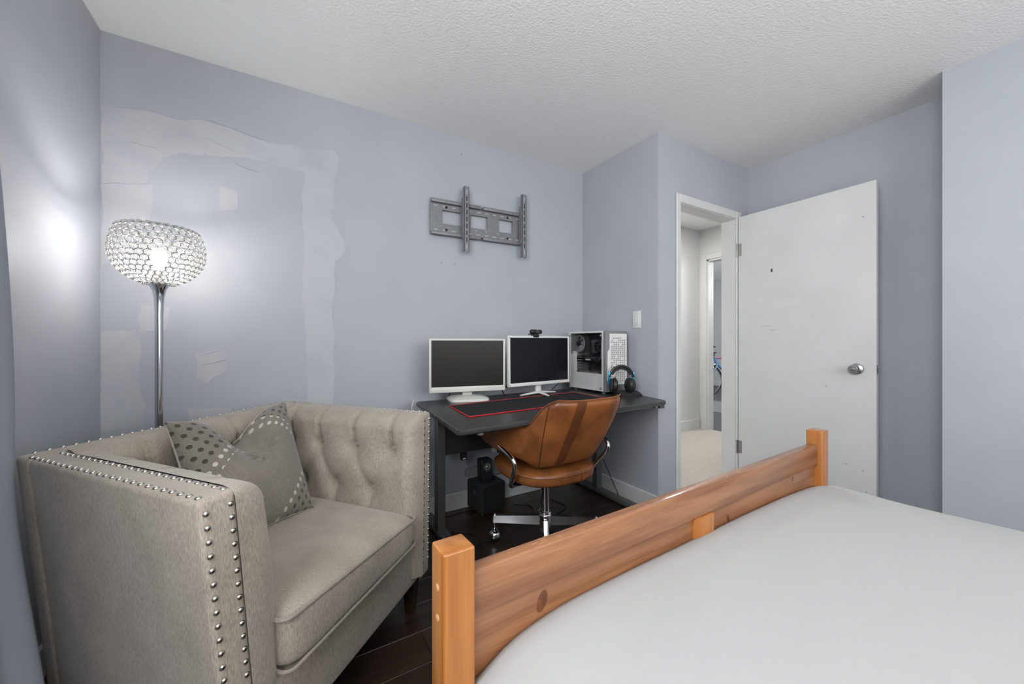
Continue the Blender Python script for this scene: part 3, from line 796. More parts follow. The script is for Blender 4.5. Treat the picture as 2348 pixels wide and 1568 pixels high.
for xa, zb, zt in ((.985, 1.672, 2.093), (1.425, 1.686, 2.128)):
    g = G()
    g.add(rbox(xa, xa+.034, BY-.078, BY-.075, zb, zt, .001, 1))
    g.add(box(xa, xa+.003, BY-.078, BY-.052, zb, zt)).add(box(xa+.031, xa+.034, BY-.078, BY-.052, zb, zt))
    rail = g.obj('vertical_arm', M['bracket'], br)
    zc = (zb+zt)/2
    # curved tilt cheek and hook block behind the arm
    ch = [(BY-.075, zc-.125), (BY-.048, zc-.125), (BY-.040, zc-.10), (BY-.034, zc-.05), (BY-.030, zc), (BY-.034, zc+.05), (BY-.040, zc+.10), (BY-.048, zc+.14), (BY-.075, zc+.14)]
    for dx in (-.006, .012):
        v, f = prism(ch, 0, .004); mesh('tilt_cheek', [(xa+dx+p[2], p[0], p[1]) for p in v], f, M['bracket'], rail)
    n = 9
    for k in range(n):
        z_ = zb+.035+k*(zt-zb-.07)/(n-1)
        mm = M['wall'] if k in (0, n-1) else M['black']
        mesh('slot', *rbox(xa+.0135, xa+.0205, BY-.0787, BY-.0775, z_-.015, z_+.015, .003, 2), mm, rail)

# ------------------------------------------------------------------ desk
DZ = .748
desk = thing('computer_desk', (1.3, 1.85, 0), 'dark laminate computer desk with grey steel legs in the alcove', 'desk')
poly = [(.588, 1.386), (.600, 1.380), (1.20, 1.420), (1.905, 1.450), (1.935, 1.460), (1.945, 1.480), (1.985, 1.662), (2.022, 1.85), (2.024, 2.19), (2.00, 2.205), (.665, 2.170), (.645, 2.150), (.582, 1.400)]
def inset(pl, d):
    c = Vector((sum(p[0] for p in pl)/len(pl), sum(p[1] for p in pl)/len(pl)))
    out = []
    n = len(pl)
    for i in range(n):
        a, b, e = Vector(pl[i-1]), Vector(pl[i]), Vector(pl[(i+1) % n])
        n1 = Vector((-(b-a).y, (b-a).x)).normalized(); n2 = Vector((-(e-b).y, (e-b).x)).normalized()
        m_ = (n1+n2).normalized(); out.append(tuple(b+m_*d))
    return out
v = []; f = []; n = len(poly)
for d, z in ((.006, DZ-.026), (.001, DZ-.022), (0, DZ-.013), (.001, DZ-.004), (.006, DZ)):
    v += [(p[0], p[1], z) for p in inset(poly, d)]
for r in range(4):
    for i in range(n): f.append((r*n+i, r*n+(i+1) % n, (r+1)*n+(i+1) % n, (r+1)*n+i))
f += [tuple(range(n))[::-1], tuple(range(4*n, 5*n))]
mesh('desktop', v, f, M['desk'], desk, True)
for px in (.755, 1.955):
    mesh('leg_post', *rbox(px-.025, px+.025, 2.035, 2.085, .03, DZ-.026, .004, 1), M['deskmetal'], desk, True)
    mesh('foot', *rbox(px-.030, px+.030, 1.60, 2.285, 0.004, .036, .008, 2), M['deskmetal'], desk, True)
    mesh('top_arm', *rbox(px-.022, px+.022, 1.50, 2.12, DZ-.056, DZ-.026, .003, 1), M['deskmetal'], desk, True)
mesh('modesty_panel', *rbox(.78, 1.93, 2.090, 2.106, .435, DZ-.03, .002, 1), M['modesty'], desk)
mesh('front_rail', *rotz(rbox(.70, 1.90, 1.468, 1.482, DZ-.044, DZ-.028, .002, 1), (.7, 1.468), .025), M['midgrey'], desk)
for x_, y_ in ((.70, 1.425), (1.875, 1.480)): mesh('rail_end_clip', *rbox(x_-.012, x_+.012, y_-.004, y_+.02, DZ-.044, DZ-.027, .002, 1), M['midgrey'], desk)

# desk mat with red stitched edge
mp_ = thing('desk_mat', (1.2, 1.80, DZ), 'black cloth desk mat with red stitched edge on the desk', 'desk mat')
def matmap(u, v):     # long thin mat, slightly skewed on the desk
    a, b, c, d = Vector((.722, 1.590)), Vector((1.665, 1.655)), Vector((1.690, 2.005)), Vector((.755, 1.918))
    return (a*(1-u)+b*u)*(1-v)+(d*(1-u)+c*u)*v
loop = []
for cx_, cy_, a0 in ((1, 0, -90), (1, 1, 0), (0, 1, 90), (0, 0, 180)):
    for k in range(6):
        t = math.radians(a0+18*k); ru, rv = .018, .05
        loop.append(matmap((1-ru if cx_ else ru)+ru*math.cos(t), (1-rv if cy_ else rv)+rv*math.sin(t)))
mesh('cloth', *prism([tuple(p) for p in loop], DZ+.0002, DZ+.0034), M['mousepad'], mp_)
dl = []
for i in range(len(loop)):
    a, b = loop[i], loop[(i+1) % len(loop)]; m_ = max(1, int((b-a).length/.05)); dl += [a+(b-a)*(j/m_) for j in range(m_)]
mesh('stitched_edge', *tube([(p.x, p.y, DZ+.0028) for p in dl], .0026, 6, True), M['red'], mp_, True)

# ------------------------------------------------------------------ monitors
def monitor(label, cl, cr, H, z0, bez, chin, m_case, m_screen, kind, tiltb=.0):
    """cl, cr: plan positions of the front left and right edges"""
    cl, cr = Vector(cl), Vector(cr); W = (cr-cl).length; ang = math.atan2(cr.y-cl.y, cr.x-cl.x)
    c = (cl+cr)/2
    root = thing('monitor', (c.x, c.y+.05, DZ), label, 'monitor', 'computer monitors on the desk')
    MM = Matrix.Translation((c.x, c.y, z0)) @ Matrix.Rotation(ang, 4, 'Z') @ Matrix.Rotation(tiltb, 4, 'X')
    M0 = Matrix.Translation((c.x, c.y, 0)) @ Matrix.Rotation(ang, 4, 'Z')
    def A(name, vf, m, s=False, par=root): return mesh(name, *xf(vf, MM), M[m], par, s)
    g = G()
    hw = W/2
    for b_ in (rbox(-hw, -hw+bez, 0, .022, 0, H, .004, 2), rbox(hw-bez, hw, 0, .022, 0, H, .004, 2), rbox(-hw+bez-.002, hw-bez+.002, 0, .022, H-bez, H, .004, 2), rbox(-hw+bez-.002, hw-bez+.002, 0, .022, 0, chin, .004, 2)): g.add(b_)
    A('bezel', (g.v, g.f), m_case, True)
    A('screen', box(-hw+bez-.001, hw-bez+.001, .004, .010, chin-.001, H-bez+.001), m_screen)
    A('back_cover', rbox(-hw+.01, hw-.01, .018, .045, .01, H-.01, .012, 2), m_case, True)
    if kind == 'oval':
        mesh('stand_neck', *xf(rbox(-.030, .030, .030, .052, DZ+.012, z0+.12, .006, 2), M0), M[m_case], root, True)
        # arched rectangular foot
        def ft(u, v):
            th = 2*PI*u; se = lambda c_: math.copysign(abs(c_)**.42, c_)
            rr = (1, 1, .985, .8, .45, 0)[int(round(v*5))]; zz = (0, .008, .013, .021, .027, .029)[int(round(v*5))]
            return (.118*rr*se(math.cos(th)), .02+.098*rr*se(math.sin(th)), DZ+.001+zz)
        mesh('stand_foot', *xf(grid(ft, 44, 6, cu=True), M0), M[m_case], root, True)
    else:
        mesh('stand_neck', *xf(rbox(-.022, .022, .022, .046, DZ+.022, z0+.12, .008, 2), M0), M[m_case], root, True)
        g = G()
        for (ax, ay) in ((-.150, .030), (.150, .030), (-.012, -.085), (0, .085)):
            pts = [(0, .025, DZ+.028), (ax*.35, .025+(ay-.025)*.35, DZ+.022), (ax*.75, .025+(ay-.025)*.75, DZ+.012), (ax, ay, DZ+.0065)]
            g.add(xf(tube(smooth_path(pts, 4), [.021-.0011*k for k in range(13)], 10), Matrix.Translation((0, 0, DZ+.006)) @ Matrix.Diagonal((1, 1, .5, 1)) @ Matrix.Translation((0, 0, -DZ-.006))))
        g.map(lambda p: M0 @ p); g.obj('stand_foot', M[m_case], root, True)
    return root, MM, W
m1, MM1, W1 = monitor('wider-bezelled white monitor on rectangular foot, left of the two on desk', (.708, 2.108), (1.158, 2.016), .315, .798, .013, .033, 'offwhite', 'screen1', 'oval')
m2, MM2, W2 = monitor('white monitor on three-toed foot with webcam above, next to computer tower', (1.172, 1.996), (1.690, 2.048), .318, .815, .014, .022, 'white', 'screen2', 'toes', -.01)
for x_, z_ in ((-W2/2+.006, .304), (-W2/2+.006, .012)):
    mesh('bezel_screw', *xf(lathe([(.0028, 0), (.0028, .001)], 8, (x_, 0, z_), Matrix.Rotation(PI/2, 4, 'X')), MM2), M['midgrey'], m2)
mesh('power_light', *xf(box(W2/2-.07, W2/2-.05, -.001, .001, .004, .007), MM2), mat('power_led', (.6, .2, .1), .4, emit=(1, .4, .2), estr=.6), m2)

# webcam
wc = thing('webcam', tuple(MM2 @ Vector((-.04, .01, .318))), 'small black webcam clipped on top of the white monitor', 'webcam')
def WC(name, vf, m, s=True): return mesh(name, *xf(vf, MM2 @ Matrix.Translation((-.045, 0, .318))), M[m], wc, s)
WC('body', rbox(-.046, .046, -.018, .012, .012, .040, .011, 3), 'black')
WC('lens', lathe([(.011, 0), (.011, .004), (.008, .006), (.008, .003), (0, .003)], 18, (.0, -.018, .026), Matrix.Rotation(PI/2, 4, 'X')), 'darkgrey')
WC('clip', rbox(-.020, .022, -.010, .024, -.010, .014, .004, 2), 'black')
WC('arm', rbox(-.056, -.030, -.004, .010, .006, .014, .003, 2), 'black')

# ------------------------------------------------------------------ computer tower
PX0, PX1, PY0, PY1, PZ0, PZ1 = 1.792, 1.990, 1.800, 2.180, DZ+.018, DZ+.418
pc = thing('computer_tower', ((PX0+PX1)/2, 2.0, DZ), 'white computer tower with glass side panel and perforated front', 'computer')
T = .004
def pcp(name, vf, m, s=False, par=pc, **k): return mesh(name, *vf, M[m], par, s, **k)
pcp('top_panel', rbox(PX0, PX1, PY0+.030, PY1, PZ1-.012, PZ1, .002, 1), 'pcwhite')
pcp('bottom_panel', rbox(PX0, PX1, PY0+.030, PY1, PZ0, PZ0+.010, .002, 1), 'pcwhite')
bk = pcp('rear_panel', rbox(PX0+T, PX1, PY1-T, PY1, PZ0+.010, PZ1-.012, .001, 1), 'midgrey')
pcp('motherboard_tray', box(PX1-.018, PX1-.014, PY0+.035, PY1-T, PZ0+.01, PZ1-.012), 'darkgrey')
pcp('side_panel', box(PX1-T, PX1, PY0+.030, PY1, PZ0+.01, PZ1-.012), 'pcwhite')
g = G()
for a in (rbox(PX0, PX0+.008, PY0+.030, PY0+.046, PZ0+.01, PZ1-.012, .001, 1), rbox(PX0, PX0+.008, PY1-.016, PY1, PZ0+.01, PZ1-.012, .001, 1)): g.add(a)
g.obj('side_frame', M['pcwhite'], pc)
pcp('shroud', rbox(PX0+.010, PX1-.02, PY0+.036, PY1-.01, PZ0+.010, PZ0+.112, .002, 1), 'pcwhite')
pcp('drive_wall', box(PX0+.03, PX1-.02, PY0+.070, PY0+.076, PZ0+.112, PZ1-.012), 'softblack')
gl = pcp('glass_panel', rbox(PX0-.004, PX0-.0005, PY0+.034, PY1-.004, PZ0+.006, PZ1-.016, .001, 1), 'glass')
for y_ in (PY0+.046, PY1-.016):
    for z_ in (PZ0+.020, PZ1-.030):
        pcp('thumb_screw', lathe([(.0075, 0), (.0075, .006), (.005, .008), (0, .008)], 14, (PX0-.004, y_, z_), RX), 'steel', True)
# rear fan
fc = (PX0+.060, PY1-.045, PZ1-.085)
fan = pcp('case_fan', tube([(fc[0]+.0, fc[1]+.058*math.cos(2*PI*k/28), fc[2]+.058*math.sin(2*PI*k/28)) for k in range(28)], .006, 6, True), 'midgrey', True)
for k in range(7):
    a = 2*PI*k/7
    P = lambda r, t, dx: (fc[0]+dx, fc[1]+r*math.cos(a+t), fc[2]+r*math.sin(a+t))
    mesh('fan_blade', [P(.016, -.3, .004), P(.054, -.10, .010), P(.055, .62, -.004), P(.016, .5, -.006)], [(0, 1, 2, 3), (3, 2, 1, 0)], M['midgrey'], fan)
pcp('fan_hub', lathe([(.018, -.006), (.018, .012), (.012, .014), (0, .014)], 20, fc, RX), 'black', True, fan)
# boards and cards
mb = pcp('motherboard', box(PX1-.022, PX1-.018, PY0+.10, PY1-.03, PZ0+.125, PZ1-.03), 'softblack')
pcp('cpu_cooler', rbox(PX1-.095, PX1-.022, PY1-.185, PY1-.125, PZ1-.155, PZ1-.055, .004, 1), 'darkgrey', True)
pcp('cooler_fan', lathe([(.042, 0), (.042, .02), (.036, .022), (.036, .012), (.014, .012), (.014, .022), (0, .022)], 22, (PX1-.10, PY1-.225, PZ1-.105), RX), 'black', True)
for k in range(4): pcp('memory_stick', box(PX1-.055, PX1-.022, PY0+.128+k*.008, PY0+.132+k*.008, PZ1-.165, PZ1-.045), 'midgrey' if k % 2 else 'darkgrey')
gpu = pcp('graphics_card', rbox(PX0+.045, PX1-.024, PY0+.112, PY1-.02, PZ0+.192, PZ0+.228, .004, 1), 'black', True)
mesh('backplate_stripe', *box(PX0+.044, PX0+.046, PY0+.15, PY1-.05, PZ0+.215, PZ0+.219), M['steel'], gpu)
mesh('badge', *box(PX0+.044, PX0+.046, PY0+.20, PY0+.25, PZ0+.199, PZ0+.208), M['offwhite'], gpu)
sl = pcp('slot_covers', box(PX0+.03, PX0+.075, PY1-.012, PY1-.006, PZ0+.115, PZ0+.26), 'pcwhite')
for k in range(7): mesh('slot_cover', *box(PX0+.014, PX0+.030, PY1-.110, PY1-.012, PZ0+.122+k*.019, PZ0+.127+k*.019), M['midgrey'], sl)
pcp('rear_bracket', rbox(PX0+.006, PX0+.011, PY1-.075, PY1-.012, PZ0+.110, PZ1-.158, .001, 1), 'pcwhite')
for pts, r in (([(PX0+.05, PY0+.09, PZ1-.05), (PX0+.04, PY0+.085, PZ1-.12), (PX0+.05, PY0+.10, PZ1-.19)], .005), ([(PX0+.05, PY0+.14, PZ0+.19), (PX0+.035, PY0+.16, PZ0+.15), (PX0+.05, PY0+.10, PZ0+.125), (PX0+.05, PY0+.12, PZ0+.115)], .004), ([(PX0+.05, PY0+.22, PZ0+.15), (PX0+.03, PY0+.18, PZ0+.125), (PX0+.05, PY0+.14, PZ0+.14)], .004)):
    pcp('cable', tube(smooth_path(pts, 6), r, 6), 'midgrey' if r > .0045 else 'black', True)
# front bezel and perforated plate
pcp('front_bezel', rbox(PX0-.001, PX1+.001, PY0+.004, PY0+.032, PZ0-.002, PZ1, .006, 2), 'midgrey', True)
xw0, xw1 = PX0+.012, PX1-.012
plate = [(xw0+.018, PZ1-.018), (xw0+.018, PZ1-.118), (xw0, PZ1-.135), (xw0, PZ0+.075), (xw0+.02, PZ0+.045), (xw1-.01, PZ0+.045), (xw1, PZ0+.055), (xw1, PZ1-.018)]
fp_ = pcp('front_plate', prism_xz(plate, PY0, PY0+.006), 'pcwhite')
hg = G(); random.seed(3)
for r in range(23):
    z_ = PZ1-.048-r*.0135
    if z_ < PZ0+.06: break
    for c in range(7):
        x_ = xw0+.034+c*.0195+(.004 if r % 2 else 0)
        if x_ > xw1-.014 or random.random() < (.30 if r < 2 else .07): continue
        q = [(x_-.0075, z_-.0042), (x_+.0035, z_-.0042), (x_+.0075, z_+.0042), (x_-.0035, z_+.0042)]
        inn = [(x_-.0042, z_-.0020), (x_+.0016, z_-.0020), (x_+.0042, z_+.0020), (x_-.0016, z_+.0020)]
        v = [(a, PY0-.0003, b) for a, b in q]+[(a, PY0-.0003, b) for a, b in inn]
        hg.add((v, [(0, 1, 5, 4), (1, 2, 6, 5), (2, 3, 7, 6), (3, 0, 4, 7)]))
hg.obj('perforations', M['black'], fp_, kind='stuff')
mesh('sail_emblem', [(xw0+.062, PY0-.0004, PZ0+.087), (xw0+.073, PY0-.0004, PZ0+.085), (xw0+.070, PY0-.0004, PZ0+.103)], [(0, 1, 2), (2, 1, 0)], M['black'], fp_)
for y_ in (PY0+.05, PY1-.05):
    for x_ in (PX0+.025, PX1-.025): pcp('foot', lathe([(.014, DZ+.0005), (.014, PZ0)], 14, (x_, y_, 0)), 'darkgrey', True)

# ------------------------------------------------------------------ headset on its dock
hb = thing('headset_dock', (1.88, 1.725, DZ), 'black wedge-shaped headset dock at the right end of the desk', 'dock')
dk = [(1.792, 1.672), (1.955, 1.650), (1.985, 1.715), (1.990, 1.788), (1.835, 1.790)]
mesh('base', *prism(dk, DZ+.0005, DZ+.012), M['black'], hb)
v, f = prism(inset(dk, .006), DZ+.012, DZ+.026); v = [(p[0], p[1], p[2]-(.009 if p[1] < 1.69 and p[2] > DZ+.02 else 0)) for p in v]
mesh('cradle', v, f, M['softblack'], hb)
hs = thing('headset', (1.865, 1.725, DZ+.026), 'black over-ear headset with blue side arms standing on its dock', 'headset')
HC = Vector((1.850, 1.728, DZ+.105))
HM = Matrix.Translation(HC) @ Matrix.Rotation(math.radians(-28), 4, 'Z')
def HS(name, vf, m, s=True, par=hs): return mesh(name, *xf(vf, HM), M[m], par, s)
HS('headband', tube([(.078*math.cos(t), -.004*math.sin(t), .004+.082*math.sin(t)) for t in [PI*k/24 for k in range(1, 24)]], .0085, 8), 'black')
HS('headband_pad', tube([(.068*math.cos(t), 0, .002+.071*math.sin(t)) for t in [math.radians(25)+math.radians(130)*k/16 for k in range(17)]], .009, 8), 'softblack')
for s_ in (-1, 1):
    HS('side_arm', rbox(s_*.079-.007, s_*.079+.007, -.006, .006, -.035, .048, .003, 2), 'blue')
    c_ = (s_*.052, -.006, -.036)
    pr = lathe([(.0, -.024*1), (.030, -.023), (.041, -.015), (.042, .002), (.038, .006)], 24)
    MMc = Matrix.Translation(c_) @ Matrix.Rotation(math.radians(s_*10), 4, 'Z') @ Matrix.Rotation(math.radians(90*(-s_)), 4, 'Y')
    cup = HS('ear_cup', xf([[(p[0]*1.12, p[1]*.92, -p[2]) for p in pr[0]], pr[1]], MMc), 'black')
    pd = lathe([(.036, -.008), (.040, -.016), (.036, -.024), (.024, -.024), (.022, -.010)], 24)
    HS('ear_pad', xf([[(p[0]*1.12, p[1]*.92, p[2]) for p in pd[0]], pd[1]], MMc), 'softblack', True, cup)
    rg = tube([(.034*1.12*math.cos(2*PI*k/24), .034*.92*math.sin(2*PI*k/24), .0165) for k in range(24)], .0016, 5, True)
    HS('cup_ring', xf(rg, MMc), 'midgrey', True, cup)

# ------------------------------------------------------------------ subwoofer, speaker, cables on the floor
sb = thing('subwoofer', (1.17, 2.19, 0), 'black box subwoofer on the floor under the desk', 'subwoofer')
def SB(vf): return [(p[0], p[1]+.018, p[2]) for p in rotz(vf, (1.06, 2.12), math.radians(6))[0]], vf[1]
mesh('cabinet', *SB(rbox(1.050, 1.235, 2.110, 2.292, .010, .190, .010, 2)), M['softblack'], sb, True)
mesh('front_grille', *SB(rbox(1.060, 1.225, 2.102, 2.112, .022, .182, .004, 1)), M['black'], sb)
mesh('side_control', *SB(lathe([(.012, 0), (.012, .004), (0, .004)], 14, (1.050, 2.19, .13), RX)), M['darkgrey'], sb)
for x_ in (1.07, 1.215):
    for y_ in (2.13, 2.275): mesh('foot', *SB(lathe([(.01, 0), (.01, .011)], 10, (x_, y_, 0))), M['black'], sb)
sp_ = thing('desktop_speaker', (1.125, 2.19, .190), 'small black satellite speaker with silver cone on the subwoofer', 'speaker')
SX0, SX1, SYF = 1.082, 1.164, 2.180
def SPt(vf): return [(p[0], p[1]+(p[2]-.19)*.10, p[2]) for p in vf[0]], vf[1]
mesh('cabinet', *SPt(rbox(SX0, SX1, SYF, SYF+.075, .192, .331, .012, 3)), M['black'], sp_, True)
mesh('cone_rim', *SPt(lathe([(.029, 0), (.029, .003), (.023, .003), (.023, 0)], 26, ((SX0+SX1)/2, SYF, .286), Matrix.Rotation(PI/2, 4, 'X'))), M['darkgrey'], sp_, True)
mesh('cone', *SPt(lathe([(.021, .001), (.016, -.002), (.011, .006), (.006, .009), (0, .010)], 26, ((SX0+SX1)/2, SYF-.001, .286), Matrix.Rotation(PI/2, 4, 'X'))), M['steel'], sp_, True)
mesh('stand_lip', *rbox(SX0+.002, SX1-.002, SYF-.012, SYF+.078, .1905, .199, .003, 1), M['black'], sp_)
def cable(label, pts, r=.0028, m='black', name='cable'):
    o = mesh(name, *tube(smooth_path(pts, 7), r, 6), M[m], None, True)
    return tag(o, label, 'cable')
cable('black cable looped on the floor behind the swivel chair', [(1.32, 2.20, .004), (1.40, 2.10, .004), (1.36, 1.97, .004), (1.46, 1.92, .004), (1.60, 1.98, .004), (1.58, 2.12, .004)])
cable('black cable running along baseboard left of subwoofer', [(.80, 2.285, .004), (.90, 2.25, .004), (.98, 2.26, .004), (1.045, 2.215, .02)])
cable('black cable curling on the floor beside the left desk leg', [(.82, 2.05, .004), (.90, 1.98, .004), (.92, 1.88, .004), (.88, 1.78, .004)])
cable('thin black cable leaning on the alcove wall by right desk leg', [(2.028, 2.07, .22), (2.026, 1.99, .11), (2.022, 1.915, .012), (2.018, 1.90, .004)], .0026)
cable('short black cable below the left monitor', [(.86, 2.20, .755), (.87, 2.17, .80), (.885, 2.14, .84)])
cable('tangle of black cable between the two monitors', [(1.20, 2.10, .753), (1.21, 2.14, .79), (1.27, 2.12, .815), (1.33, 2.08, .83)], .004)
cable('black cable behind right end of the three-toed monitor', [(1.64, 2.185, .754), (1.66, 2.15, .79), (1.68, 2.10, .83)], .003)
cable('white cord hanging at left rear corner of the desk', [(.648, 2.205, .752), (.635, 2.20, .70), (.650, 2.19, .60), (.640, 2.21, .45), (.64, 2.25, .2), (.66, 2.28, .006)], .003, 'white', 'cord')
ad = thing('power_adapter', (.91, 2.085, .385), 'black power adapter hanging below the modesty panel', 'adapter')
mesh('body', *rbox(.897, .938, 2.088, 2.112, .388, .436, .003, 1), M['black'], ad)
mesh('plug_face', *rbox(.908, .926, 2.086, 2.089, .393, .402, .001, 1), M['white'], ad)
ad2 = thing('power_strip', (1.20, 2.085, .40), 'white power strip with cables under the middle of the desk', 'power strip')
mesh('body', *rbox(1.13, 1.33, 2.112, 2.150, .392, .432, .006, 2), M['white'], ad2, True)
mesh('plug', *rbox(1.15, 1.18, 2.085, 2.114, .395, .428, .004, 1), M['black'], ad2)
mesh('lead', *tube(smooth_path([(1.165, 2.09, .40), (1.18, 2.07, .34), (1.25, 2.11, .27), (1.24, 2.19, .22)], 6), .003, 6), M['black'], ad2, True)
for pts in ([(1.20, 2.13, .40), (1.22, 2.12, .30), (1.25, 2.20, .21)], [(1.26, 2.13, .40), (1.27, 2.10, .30), (1.21, 2.22, .21)]):
    mesh('lead', *tube(smooth_path(pts, 6), .0025, 6), M['black'], ad2, True)

# ------------------------------------------------------------------ leather swivel chair
HX, HY = 1.222, 1.690
sw_ = thing('swivel_chair', (HX, HY, 0), 'worn brown leather swivel chair with chrome arms at the desk', 'chair')
# four-arm chrome base with ball casters
mesh('base_hub', *lathe([(.030, .085), (.034, .09), (.034, .150), (.030, .158), (.026, .160)], 24, (HX, HY, 0)), M['chrome'], sw_, True)
mesh('gas_column', *lathe([(.0235, .155), (.0235, .395)], 24, (HX, HY, 0)), M['chrome'], sw_, True)
mesh('hub_collar', *lathe([(.030, .158), (.033, .162), (.030, .170), (.024, .172)], 24, (HX, HY, 0)), M['chrome'], sw_, True)
for a in (146, 56, -34, -124):
    A = math.radians(a); d = Vector((math.cos(A), math.sin(A), 0)); n = Vector((-d.y, d.x, 0))
    v = []
    for r, h0, h1, wd in ((.020, .098, .148, .013), (.285, .102, .140, .011)):
        for s_, z in ((-1, h0), (1, h0), (1, h1), (-1, h1)): v.append(tuple(Vector((HX, HY, z))+d*r+n*(s_*wd)))
    leg = mesh('base_arm', v, [(0, 1, 2, 3), (7, 6, 5, 4), (0, 4, 5, 1), (1, 5, 6, 2), (2, 6, 7, 3), (3, 7, 4, 0)], M['chrome'], sw_)
    tip = Vector((HX, HY, 0))+d*.278
    mesh('caster_stem', *lathe([(.0055, .050), (.0055, .146), (.007, .147), (.007, .150), (0, .151)], 10, (tip.x, tip.y, 0)), M['chrome'], leg, True)
    cc = tip+n*.006+Vector((0, 0, .0300))
    mesh('caster_ball', *grid(lambda u, vv: cc+Vector((.030*math.cos(2*PI*u)*math.sin(PI*vv), .030*math.sin(2*PI*u)*math.sin(PI*vv), .030*math.cos(PI*vv))), 20, 12, cu=True), M['black'], leg, True)
    mesh('caster_hood', *grid(lambda u, vv: cc+Vector((.0325*math.cos(2*PI*u)*math.sin(PI*.52*vv), .0325*math.sin(2*PI*u)*math.sin(PI*.52*vv), .0325*math.cos(PI*.52*vv))), 20, 8, cu=True), M['chrome'], leg, True)
    mesh('caster_flange', *lathe([(.014, .062), (.018, .064), (.018, .067), (.010, .070)], 16, (cc.x, cc.y, 0)), M['chrome'], leg, True)
mesh('tilt_plate', *rbox(HX-.09, HX+.09, HY-.08, HY+.08, .385, .402, .004, 1), M['black'], sw_)
mesh('height_lever', *tube([(HX+.02, HY, .39), (HX+.20, HY+.03, .385), (HX+.26, HY+.04, .38)], .005, 8), M['chrome'], sw_, True)

CXs, CYs = 1.184, 1.655      # centre of the seat in plan
def se(c, e): return math.copysign(abs(c)**e, c)
def seat(u, v):
    th = 2*PI*u; ph = PI*(v-.5)
    x = .234*se(math.cos(th), .72)*se(math.cos(ph), .35); y = .245*se(math.sin(th), .72)*se(math.cos(ph), .35)
    z = .436+.040*se(math.sin(ph), .55)+(.010*(1-(x/.25)**2) if ph > 0 else 0)
    return (CXs+x, CYs+y, z)
st = mesh('seat', *grid(seat, 56, 24, cu=True), M['leather'], sw_, 'all')
def seat_line(z, k=1.0): return [(CXs+.2355*k*se(math.cos(2*PI*t/60), .72), CYs+.2465*k*se(math.sin(2*PI*t/60), .72), z) for t in range(60)]
mesh('piping', *tube(seat_line(.456), .0032, 6, True), M['leather'], st, True)
mesh('seam', *tube([(CXs+.055, CYs-.2448, z) for z in (.402, .42, .44, .455)], .0016, 5), M['seam'], st, True)

# wrap-around back: phi = 0 at the rear, wings run forward to the arm ends
PHM = math.radians(114)
def shell(phi, t, off=0.0):
    """t 0 bottom .. 1 top; off outward from the mid surface"""
    a = abs(phi)
    zt = .856-.014*math.cos(1.6*phi)*(a < .9)-.018*sstep(math.radians(30), math.radians(42), a)-.119*sstep(math.radians(40), math.radians(64), a)-.040*sstep(math.radians(64), PHM, a)
    zb = .500+.050*sstep(math.radians(28), math.radians(78), a)+.040*sstep(math.radians(70), PHM, a)
    z = zb+(zt-zb)*t
    A = .244+.030*sstep(math.radians(55), math.radians(100), a); B = .262
    A *= 1-.17*(1-t)**1.8*math.cos(min(a, PI/2))
    e = .52
    lean = -(.018+.190*(z-.62)/.33)*max(0, math.cos(min(a*.9, PI/2)))**.6   # leans back towards the top
    bul = .014*math.sin(PI*t)*math.cos(min(a, PI/2))
    x = A*se(math.sin(phi), e); y = -B*se(math.cos(phi), e)
    n = Vector((x/A/A, y/B/B, 0)).normalized()
    p = Vector((CXs-.016+x, CYs+y+lean, z))+n*off
    p += n*bul
    return p
TH = .021
NU, NV = 84, 22
def back_pts(u, v):
    # closed section: outside bottom->top, rounded edge, inside top->bottom
    phi = -PHM+2*PHM*u
    w_ = math.sqrt(max(.02, 1-max(0, 1-(PHM-abs(phi))/.18)**2))
    if v < .5: t = v/.5; s_ = 1
    else: t = 1-(v-.5)/.5; s_ = -1
    k = math.sqrt(max(0.0, 1-(2*abs(t-.5))**10))
    return shell(phi, t, s_*TH*k*w_)
v, f = grid(back_pts, NU, 44, cv=True)
f += [tuple(j*NU for j in range(44)), tuple(j*NU+NU-1 for j in range(43, -1, -1))]
bk_ = mesh('back_shell', v, f, M['leather'], sw_, 'all')
def seam(phi, dphi=0, r=.0022, m='seam'):
    pts = [shell(phi+dphi*(1-t/16.), .02+.96*t/16., TH+.0006) for t in range(17)]
    mesh('seam', *tube(pts, r, 5), M[m], bk_, True)
for p_ in (-41, 36, 41): seam(math.radians(p_), math.radians(10 if p_ < 0 else -10), .0018)
mesh('centre_strap', *grid(lambda u, v: shell(math.radians(-9.0+6.6*u), .015+.97*v, TH*math.sqrt(max(0, 1-(2*abs(.015+.97*v-.5))**10))+.0012), 8, 24), M['strap'], bk_, 'all')
mesh('edge_welt', *tube([shell(-PHM+2*PHM*k/60., 1.0, TH*.55) for k in range(1, 60)], .0032, 6), M['leather'], bk_, True)

# chrome arm tubes below the wings
for s_ in (-1, 1):
    X = lambda dx: CXs+s_*dx
    pts = [(X(.262), CYs+.135, .622), (X(.285), CYs+.05, .612), (X(.294), CYs-.06, .590), (X(.296), CYs-.150, .570), (X(.292), CYs-.182, .545), (X(.286), CYs-.176, .510), (X(.272), CYs-.130, .450), (X(.256), CYs-.095, .405), (X(.21), CYs-.06, .392)]
    mesh('arm_tube', *tube(smooth_path(pts, 6), .0115, 12), M['chrome'], sw_, True)
    mesh('arm_end_cap', *lathe([(.0125, -.002), (.0125, .012), (.009, .015), (0, .015)], 12, (X(.262), CYs+.135, .622), Matrix.Rotation(-PI/2, 4, 'X')), M['black'], sw_, True)
    mesh('arm_bracket', *rbox(min(X(.05), X(.22)), max(X(.05), X(.22)), CYs-.08, CYs-.045, .388, .398, .002, 1), M['black'], sw_)

